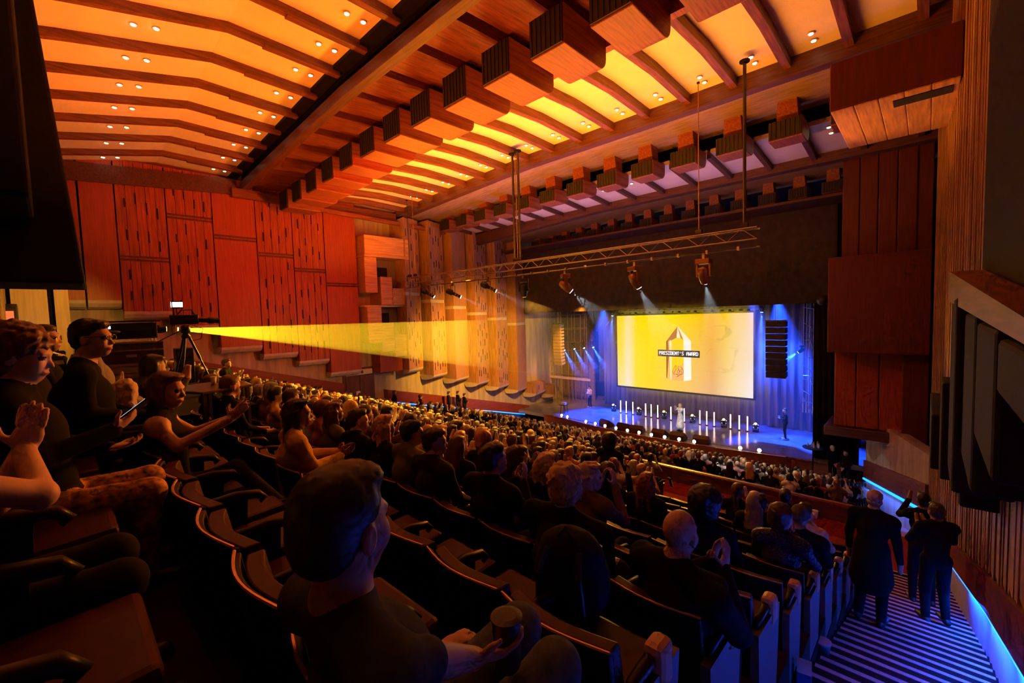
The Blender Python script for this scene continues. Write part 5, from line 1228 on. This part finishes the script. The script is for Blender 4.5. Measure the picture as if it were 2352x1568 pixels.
for (k, x, hk, hc, tp, ar, le, yw, w_, lab) in NEARL:
    f, J = seated(None, ar, lean=le, yaw=yw, w=w_, fine=True)
    near(f, J, rowloc(k, x), 0, lab, SKINS[(k+len(lab)) % 3], hk, hc, TOPS[tp], TROUS, vox=.013, hb=(.010, 80), group=None)
# arm of the red-haired woman along the seat backs
# --- standing figures
def stand(loc, rz, hk, hc, tp, ar, lab, w_=1., h=1., yaw=0., lean=0., sk=1, vox=.016, hat=HAT, coat=0):
    f, J = standing(None, ar, yaw=yaw, w=w_, h=h, lean=lean, fine=vox < .015, coat=coat)
    return near(f, J, loc, rz, lab, SKINS[sk], hk, hc, TOPS[tp], TROUS, vox=vox, hb=(.01, 70), hat=hat)
stand((-.47, 7.2, zfloor(7.2)), -.2, 'cap', 'grey', 'black', 'down', 'man in a pale cap and dark coat standing on the aisle stairs', 1.08, 1.0, vox=.012, lean=.15, coat=.62, hat=mat('pale_cap', (.55,.42,.32), .85))
stand((.02, 9.6, zfloor(9.6)), .3, 'short', 'black', 'black', 'phone', 'person in black holding a phone up against the slatted wall', 1.0, 1.06, vox=.012, sk=2)
stand((.16, 8.5, zfloor(8.5)), .5, 'short', 'brown', 'black', 'clap', 'person in black clapping under the black terrace box', 1.0, 1.0, vox=.012, sk=2)
stand((-4.25, 7.0, rowz(9)+.15), 0, 'afro', 'black', 'black', 'down', 'dark silhouetted person with a big afro standing among the rows', 1.1, 1.0)
stand((-13.6, 3.1, rowz(4)), -.5, 'short', 'brown', 'black', 'clap', 'man standing and clapping beyond the camera tripod', 1.0, 1.0)
for i, (px_, py_, y, hk, tp, ar, lab) in enumerate([(905,901,13.5,'long','black','down','woman with long dark hair standing by the exit door'), (965,911,15.3,'curly','black','fold','person with curly hair before the blue light strip'), (1030,903,17.6,'short','charcoal','down','man in a suit and white shirt by the side wall'), (1051,902,18.4,'crop','black','fold','taller person with folded arms next to the suited man'), (1066,907,18.9,'short','black','fold','shorter person with folded arms in the group by the side wall'), (1013,928,17.0,'short','black','down','person standing low in the side aisle among the seated crowd')]):
    p = at_y(px_, py_, y); p = p if p[0] > -23.3 else A(-23.2, p[1], p[2]); stand((p[0], p[1], p[2]-1.62), -.4, hk, 'black', tp, ar, lab, 1.0, 1.0, vox=.022)

for i, (px_, py_, y, lab) in enumerate([(1540,1107,7.3,'lit phone held up between the red-haired woman and the wide parapet'), (1602,1110,8.6,'lit phone held up nearest the red cross aisle'), (1070,992,7.2,'lit phone raised among the crowd below the side exit door'), (1300,1000,12.0,'lit phone raised in the rows below the bright screen')]):
    P = at_y(px_, py_, y); o = phone(tuple(P), (PI/2-.25, 0, -.5+PI), lab)
    o.scale = (1.1, 1.1, 1.1)
# ================================================================== projector, camera, small things in the seats
zr = 6.2
pf = empty('projector_platform', (-11.6, 1.2, zr-.6), 0, 'black equipment platform among the rear seats carrying the projector', 'platform')
attach(box('deck', -15.4, -7.8, -.5, 2.2, zr-.06, zr, M_BLACK), pf); attach(box('skirt', -15.3, -7.9, -.4, 2.1, 4.6, zr-.06, M_BLKCLOTH), pf)
M_CASE = mat('flight_case', (.06,.025,.02), .4, noise=.2); M_EDGE = mat('case_edging', (.6,.45,.35), .3, .8)
def case(loc, sx, sy, sz, rz, label, top=M_CASE):
    e = empty('flight_case', loc, rz, label, 'flight case')
    MB().box(-sx/2,sx/2,-sy/2,sy/2,0,sz).build('case_body', top, e, bevel=.01)
    for z in (.01, sz-.02, sz*.62): MB().box(-sx/2-.012,sx/2+.012,-sy/2-.012,sy/2+.012,z,z+.03).build('edge_strip', M_EDGE, e)
    for q in (-1, 1): MB().box(-.09,.09,q*(sy/2+.02)-.01,q*(sy/2+.02)+.01,sz*.35,sz*.35+.06).build('handle', M_EDGE, e)
    for q in (-.35, .35): MB().box(sx*q-.03,sx*q+.03,-sy/2-.02,-sy/2-.005,sz*.6,sz*.72).build('latch', M_EDGE, e)
    return e
PR = A(-13.2, 1.2)
case((-13.25, 1.15, zr), 1.15, .85, .46, 1.57, 'pale lower flight case under the projector', mat('case_pale', (.32,.22,.15), .6))
case((-13.25, 1.15, zr+.46), 1.15, .82, .50, 1.57, 'dark red flight case with metal edges under the projector')
e = empty('projector', (-13.25, 1.15, zr+.98), PI/2, 'large black video projector throwing a yellow beam', 'projector')
MB().box(-.55,.5,-.3,.3,.06,.42).build('housing', M_BLKPL, e, bevel=.02); MB().box(-.62,.56,-.34,.34,.44,.47).build('top_plate', M_METAL, e)
for q in (-.5, .45):
    for r_ in (-.28, .28): MB().tube([(q,r_,-.02),(q,r_,.46)], .015, 6).build('frame_post', M_ALU, e)
MB().lathe([(.10,0),(.10,.10),(.085,.16),(.085,.2)], c=(.5,0,.26), axis=(1,0,0), n=18).build('lens_barrel', M_BLKPL, e, smooth=True)
for q in ((-.12,.12,0,.12),(-.12,.12,-.16,-.0395),(-.12,-.0335,-.0395,0),(.0335,.12,-.0395,0)): MB().box(.93,.935,q[0]-.004,q[1]-.004,.26+q[2],.26+q[3]).build('beam_mask', M_BLKPL, e)  # plates added ahead of the lens to crop the spot to the screen
MB().lathe([(.07,.2),(.06,.21)], c=(.5,0,.26), axis=(1,0,0), n=16).build('lens', emat('projector_lens', (1,.85,.2), 6), e)
MB().box(-.45,-.3,-.305,-.3,.3,.36).build('status_display', emat('status_white', (.7,.8,1), 2.5), e); MB().box(-.35,.45,-.31,-.3,.1,.26).build('vent', M_BLACK, e)
LENS = Vector((-13.25, 1.15+.73, zr+1.24))
# loudspeaker-like dark box on the platform
e = empty('equipment_rack', (-12.3, 2.0, zr-.2), 1.57, 'tall narrow black equipment rack beside the projector', 'rack'); MB().box(-.16,.16,-.2,.2,.03,1.0).build('cabinet', M_BLKPL, e, bevel=.02)
for i in range(5): MB().box(-.14,.14,-.215,-.2,.12+i*.17,.24+i*.17).build('rack_unit', M_METAL, e)
# camera on a tripod
T = Vector((-11.0, 1.85, zr)); TS = .82
e = empty('video_camera', tuple(T), 1.4, 'broadcast video camera with a lit viewfinder on a black tripod', 'video camera'); e.scale = (TS, TS, TS)
for a in (.2, 2.3, 4.4):
    l_ = MB().tube([(.06*math.cos(a),.06*math.sin(a),1.32),(.26*math.cos(a),.26*math.sin(a),.75)], .03, 8).build('tripod_leg', M_BLKPL, e); MB().tube([(.24*math.cos(a),.24*math.sin(a),.8),(.52*math.cos(a),.52*math.sin(a),.0)], .02, 8).build('lower_tube', M_BLKPL, l_)
MB().lathe([(.09,1.28),(.1,1.34),(.06,1.38),(.1,1.42),(.1,1.56),(.07,1.6)], n=16).build('fluid_head', M_BLKPL, e, smooth=True)
MB().tube([(-.05,-.05,1.5),(-.55,-.2,1.22)], .014, 6).build('pan_bar', M_BLKPL, e)
MB().box(-.30,.28,-.08,.08,1.62,1.86).build('camera_body', M_BLKPL, e, bevel=.02); MB().lathe([(.055,0),(.06,.18),(.085,.2),(.085,.3),(.06,.34),(.08,.44)], c=(.28,0,1.72), axis=(1,0,-.06), n=16).build('zoom_lens', M_BLKPL, e, smooth=True)
MB().tube([(-.15,0,1.86),(-.05,0,1.98),(.15,0,1.98),(.2,0,1.86)], .018, 6).build('carry_handle', M_BLKPL, e)
v_ = MB().box(-.24,-.06,-.1,.1,2.02,2.2).build('viewfinder', M_BLKPL, e, bevel=.01); MB().hexa([(-.255,-.075,2.045),(-.245,-.075,2.045),(-.245,.075,2.045),(-.255,.075,2.045),(-.255,-.075,2.175),(-.245,-.075,2.175),(-.245,.075,2.175),(-.255,.075,2.175)]).build('viewfinder_screen', emat('viewfinder_white', (.85,.9,1), 3.5), v_)
MB().box(-.22,-.02,-.106,-.10,2.05,2.17).build('side_display', MATS['viewfinder_white'], v_); MB().tube([(-.15,0,1.9),(-.15,0,2.04)], .015, 6).build('viewfinder_arm', M_BLKPL, e)
MB().tube([(.1,-.08,1.62),(.35,-.2,1.5),(.3,-.15,1.25),(.1,-.05,1.2)], .008, 5).build('cable', M_BLKPL, e)
# side table by the rows
e = empty('small_table', (-6.45, 1.25, rowz(2)), .35, 'small dark table with a flat top standing in the third row', 'table')
MB().box(-.42,.42,-.3,.3,1.22,1.25).build('table_top', mat('table_laminate', (.09,.05,.035), .4), e, bevel=.006)
for q in ((-.38,-.26),(.38,-.26),(.38,.26),(-.38,.26)): MB().box(q[0]-.02,q[0]+.02,q[1]-.02,q[1]+.02,0,1.22).build('leg', M_METAL, e)
for i, (dx_, dy_) in enumerate(((-.1,.1),(.05,.16))):
    e = empty('paper_cup', (-6.45+dx_, 1.25+dy_, rowz(2)+1.25), 0, 'pale paper cup on the small dark table, %s' % ('nearer the tripod' if i else 'nearer the table edge'), 'cup'); MB().lathe([(.026,0),(.036,.1)], n=14).build('cup_body', M_WHITE, e, smooth=True); MB().lathe([(.037,.095),(.038,.105),(.03,.107)], n=14).build('rim', M_WHITE, e)
# things left on the aisle stairs
def stair_pt(px, py):
    r = np.array(RC)@np.array([px-1176., 784.-py, -FPX]); t = 0.0005
    while t < .05:
        P = np.array(CAMP)+r*t
        if P[2] < zfloor(P[1]): return P
        t += .00001
    return P
P = stair_pt(1890, 1500)
e = empty('paper_cup', (P[0]+.0, P[1], zfloor(P[1])+.0), 0, 'wide paper tub with a pale lid left on the aisle stairs', 'cup'); MB().lathe([(.05,0),(.068,.12)], n=20).build('cup_body', mat('tub_dark', (.10,.06,.07), .6), e, smooth=True); MB().lathe([(.07,.115),(.071,.13),(.06,.133)], n=20).build('lid', mat('tub_lid', (.6,.5,.52), .5), e)
P = stair_pt(1845, 1482)
e = empty('leaflet', (P[0], P[1], zfloor(P[1])+.01), .5, 'crumpled pale leaflet with a blue print lying on the aisle stairs', 'leaflet'); vs = []; fs = []
for i in range(7):
    for j in range(5): vs.append((-.12+i*.04, -.08+j*.04, .02+.018*math.sin(i*1.3+j)+.012*math.cos(j*2+i)))
for i in range(6):
    for j in range(4): fs.append((i*5+j, (i+1)*5+j, (i+1)*5+j+1, i*5+j+1))
o = MB().add(vs, fs).build('sheet', mat('leaflet_paper', (.55,.5,.58), .7), e); so = o.modifiers.new('s','SOLIDIFY'); so.thickness = .002
MB().lathe([(.035,.035),(.035,.038)], c=(.04,-.02,0), n=14).build('blue_print', mat('leaflet_blue', (.1,.25,.5), .6), e)
P = stair_pt(1775, 1545)
e = empty('carton', (-.66, P[1], zfloor(P[1])), .15, 'blue and white drink carton standing at the foot of the row end', 'carton'); MB().box(-.05,.05,-.05,.05,0,.15).build('carton_body', mat('carton_blue', (.03,.12,.4), .5), e, bevel=.004); MB().prism([(-.05,.15),(.05,.15),(0,.24)], -.05, .05).build('gable_top', mat('carton_white', (.7,.66,.66), .5), e)
# paper and bottle on the dark floor of the rear row
zf = rowz(0)
e = empty('folded_paper', (-1.35, .02, zf+.01), .5, 'folded red paper lying on the rear row floor', 'paper'); o = MB().add([(-.13,-.09,0),(.12,-.1,.01),(.15,.05,.02),(.02,.12,.03),(-.02,.09,.06),(-.14,.07,.01)], [(0,1,2,3,4,5)]).build('sheet', mat('paper_red_tint', (.55,.25,.2), .8), e); so = o.modifiers.new('s','SOLIDIFY'); so.thickness = .003
e = empty('small_bottle', (-1.05, .12, zf), 0, 'small amber bottle standing on the rear row floor', 'bottle'); MB().lathe([(.03,0),(.034,.02),(.034,.09),(.015,.12),(.015,.15)], n=16).build('bottle_body', mat('amber_glass', (.35,.16,.06), .15), e, smooth=True); MB().lathe([(.017,.145),(.017,.165)], n=12).build('cap', M_BLKPL, e)
# paper cups on the parapet ledge of the cross aisle
for i, (px_, py_) in enumerate(((1838,1150),(1872,1160))):
    P = at_y(px_, py_, 13.8); e = empty('paper_cup', (P[0], 13.8, 1.82), 0, 'pale paper cup on the red cross aisle carpet, %s' % ('nearer the stairs' if i else 'nearer the seats'), 'cup'); MB().lathe([(.05,0),(.08,.2)], n=14).build('cup_body', M_WHITE, e, smooth=True); MB().lathe([(.081,.19),(.083,.205),(.07,.207)], n=14).build('rim', M_WHITE, e)
# wall speaker with a lit sign near the rear door
e = empty('exit_light', (-21.9, -1.0, 7.9), 0, 'dark wall lantern with a bright white edge beside the rear door', 'wall light'); MB().prism([(-.3,.4),(.0,.5),(.3,.35),(.3,-.35),(.0,-.5),(-.25,-.35)], -.2, .2, 'y').build('lantern_body', M_BLKPL, e, bevel=.03); MB().bar((.05,.2,-.42),(.3,.2,-.3),.06,.06).build('light_edge', emat('lantern_white', (.9,.9,1), 4), e); MB().box(.305,.31,-.12,.12,-.05,.25).build('red_sign', emat('lantern_red', (1,.15,.05), 1), e)
# small surveillance-style lamp under the middle wall box
e = empty('wall_camera', (-2.85, 20.3, 7.75), 0, 'small black lamp fixed to the side of the dark red wall box', 'lamp'); MB().lathe([(.12,-.2),(.17,-.1),(.18,.1),(.14,.2)], axis=(-.5,-.6,-.2), n=14).build('lamp_body', M_BLKPL, e, smooth=True); MB().bar((0,0,0),(.16,.1,0),.05,.05).build('bracket', M_METAL, e)

# a backpack and a draped coat in the half empty rows
P = at_y(1315, 1430, 1.75)
e = empty('backpack', (P[0], P[1], rowz(2)+.47), .3, 'black backpack slumped on the seat behind the bald man', 'bag')
b_ = Fig(); b_.ell((0,0,.2),(.2,.13,.24),0,.05); b_.ell((0,.1,.13),(.15,.09,.13),0,.05); b_.ell((0,-.02,.36),(.15,.1,.1),0,.05); fig_obj('bag_body', b_, .014, [mat('backpack_cloth', (.01,.01,.011), .8, noise=.3, nscale=20, spec=.2)], parent=e, bumps=(.006, 50))
for q in (-1, 1): MB().tube([(q*.08,-.12,.4),(q*.1,-.19,.3),(q*.11,-.17,.12),(q*.1,-.11,.04)], .016, 6).build('strap', M_BLKPL, e)
MB().tube([(-.14,.08,.34),(0,.13,.38),(.14,.08,.34)], .006, 5).build('zip', M_EDGE, e)
MB().tube([(-.04,-.08,.44),(0,-.08,.49),(.04,-.08,.44)], .01, 6).build('grab_loop', M_BLKPL, e)
P = at_y(1400, 1250, 2.75)
e = empty('draped_coat', (P[0], rowy(3)+.02, rowz(3)+.35), .1, 'dark padded coat with a pale lining draped on the seat beside the bald man', 'coat')
b_ = Fig(); b_.ell((0,.03,.42),(.2,.1,.12),0,.05); b_.ell((.02,-.02,.22),(.19,.08,.24),0,.05); b_.ell((-.1,.08,.3),(.1,.09,.2),0,.05); fig_obj('coat_body', b_, .014, [TOPS['charcoal']], parent=e, bumps=(.014, 38))
MB().tube([(.14,.06,.5),(.2,.04,.36),(.2,.02,.2),(.17,.02,.05)], .022, 6).build('lining', TOPS['cream'], e)
# ================================================================== haze, and volumes shaped as beams
def haze_mat(name, dens, col=(1,1,1), g=.35):
    m = bpy.data.materials.new(name); m.use_nodes = True; nt = m.node_tree; nt.nodes.remove(nt.nodes['Principled BSDF'])
    v = nt.nodes.new('ShaderNodeVolumeScatter'); v.inputs['Density'].default_value = dens; v.inputs['Color'].default_value = (*col, 1); v.inputs['Anisotropy'].default_value = g
    nt.links.new(v.outputs[0], nt.nodes['Material Output'].inputs['Volume'])
    try: m.cycles.homogeneous_volume = True
    except Exception: pass
    return m
SC = Vector((-12.56, 29.9, 4.56))
# beam drawn by volumes shaped as the throw, density stepped down to fade
d = (SC-LENS).normalized(); s0 = LENS+d*.15
corners = [Vector((-17.33,29.85,1.87)), Vector((-7.8,29.85,1.87)), Vector((-7.8,29.85,7.26)), Vector((-17.33,29.85,7.26))]
for (t0, t1, dn) in ((.012,.38,.03),(.38,.52,.022),(.52,.64,.014),(.64,.76,.008)):
    v8 = [LENS+(c-LENS)*t0 for c in corners]+[LENS+(c-LENS)*t1 for c in corners]
    o = MB().hexa(v8).build('haze', haze_mat('haze_projector', dn)); tag(o, 'haze volume in the shape of the projector beam, %s stretch from the lens' % ordw({.012:1,.38:2,.52:3,.64:4}[t0]), 'haze', kind='stuff')
lamp('SPOT', 'projector_light', tuple(LENS), tuple(SC), 70000, (1, .68, .012), .006, angle=26, blend=.05)
o = MB().box(-22.5, -3.2, 25.9, 30.8, .02, 7.7).build('haze', haze_mat('haze_stage', .018)); tag(o, 'drifting stage haze over the platform', 'haze', kind='stuff')
# beams drawn by cone volumes that thin out: white at the truss, blue over the stage
def beam(loc, d, L, ang, e, col, dens, lab):
    P = Vector(loc); d = Vector(d).normalized(); r = math.tan(math.radians(ang/2))
    for i_, (t0, t1, k_) in enumerate(((0, .5, 1), (.5, .8, .5), (.8, 1, .2))):
        o = MB().lathe([(.07+t0*L*r, t0*L), (.07+t1*L*r, t1*L)], c=P, axis=d, n=24).build('haze', haze_mat('haze_beam', dens*k_)); tag(o, lab+', '+('bright start','fading middle','faint end')[i_], 'haze', kind='stuff')
    lamp('SPOT', 'beam_light', tuple(P-d*.02), tuple(P+d), e, col, .03, angle=ang, blend=.15)
for i, (x, dd) in enumerate([(-10.1,(.55,.6,-.75)),(-7.19,(.25,.5,-.9)),(-4.92,(.0,.5,-.9))]):
    v = Vector(dd).normalized(); c = Vector((x, 13.65, 9.04-.45)); beam(c+v*.42, dd, 3.4, 30, 700, (.75,.9,1), .06, 'white haze beam under the %s lit moving head of the truss' % ordw(i+1))
for i, (x, z, dd) in enumerate([(-16.95,8.7,(.6,.6,-.42)),(-14.44,8.85,(.6,.6,-.45))]):
    v = Vector(dd).normalized(); beam(Vector((x,13.65,z))+v*.5, dd, 3.4, 16, 300, (.9,.9,1), .07, 'pale haze beam from the %s profile spotlight' % ordw(i+1))

for i, (x, z) in enumerate([(-22.35,4.95),(-21.31,5.1),(-20.35,5.2),(-19.47,5.28)]):
    v = Vector((.62,-.1,-.8)).normalized(); beam(Vector((x,29.7,z-.33))+v*.31, v, 2.3, 16, 6000, (.02,.12,1), .25, 'blue haze beam from the %s wing light' % ordw(i+1))
for nm, x, dd in (('next to the pipe grid', -17.5, (0,-.15,-1)), ('next to the black loudspeaker column', -7.25, (.0,-.1,-1))):
    v = Vector(dd).normalized(); beam(Vector((x,29.6,7.46))+v*.3, v, 2.4, 18, 4000, (.02,.15,1), .2, 'blue haze beam at the top corner of the screen %s' % nm)
v = Vector((-.8,-.1,-.6)).normalized(); beam(Vector((-5.2,29.6,5.01))+v*.3, v, 2.4, 30, 8000, (.01,.08,1), .2, 'blue haze beam from the scaffold light')
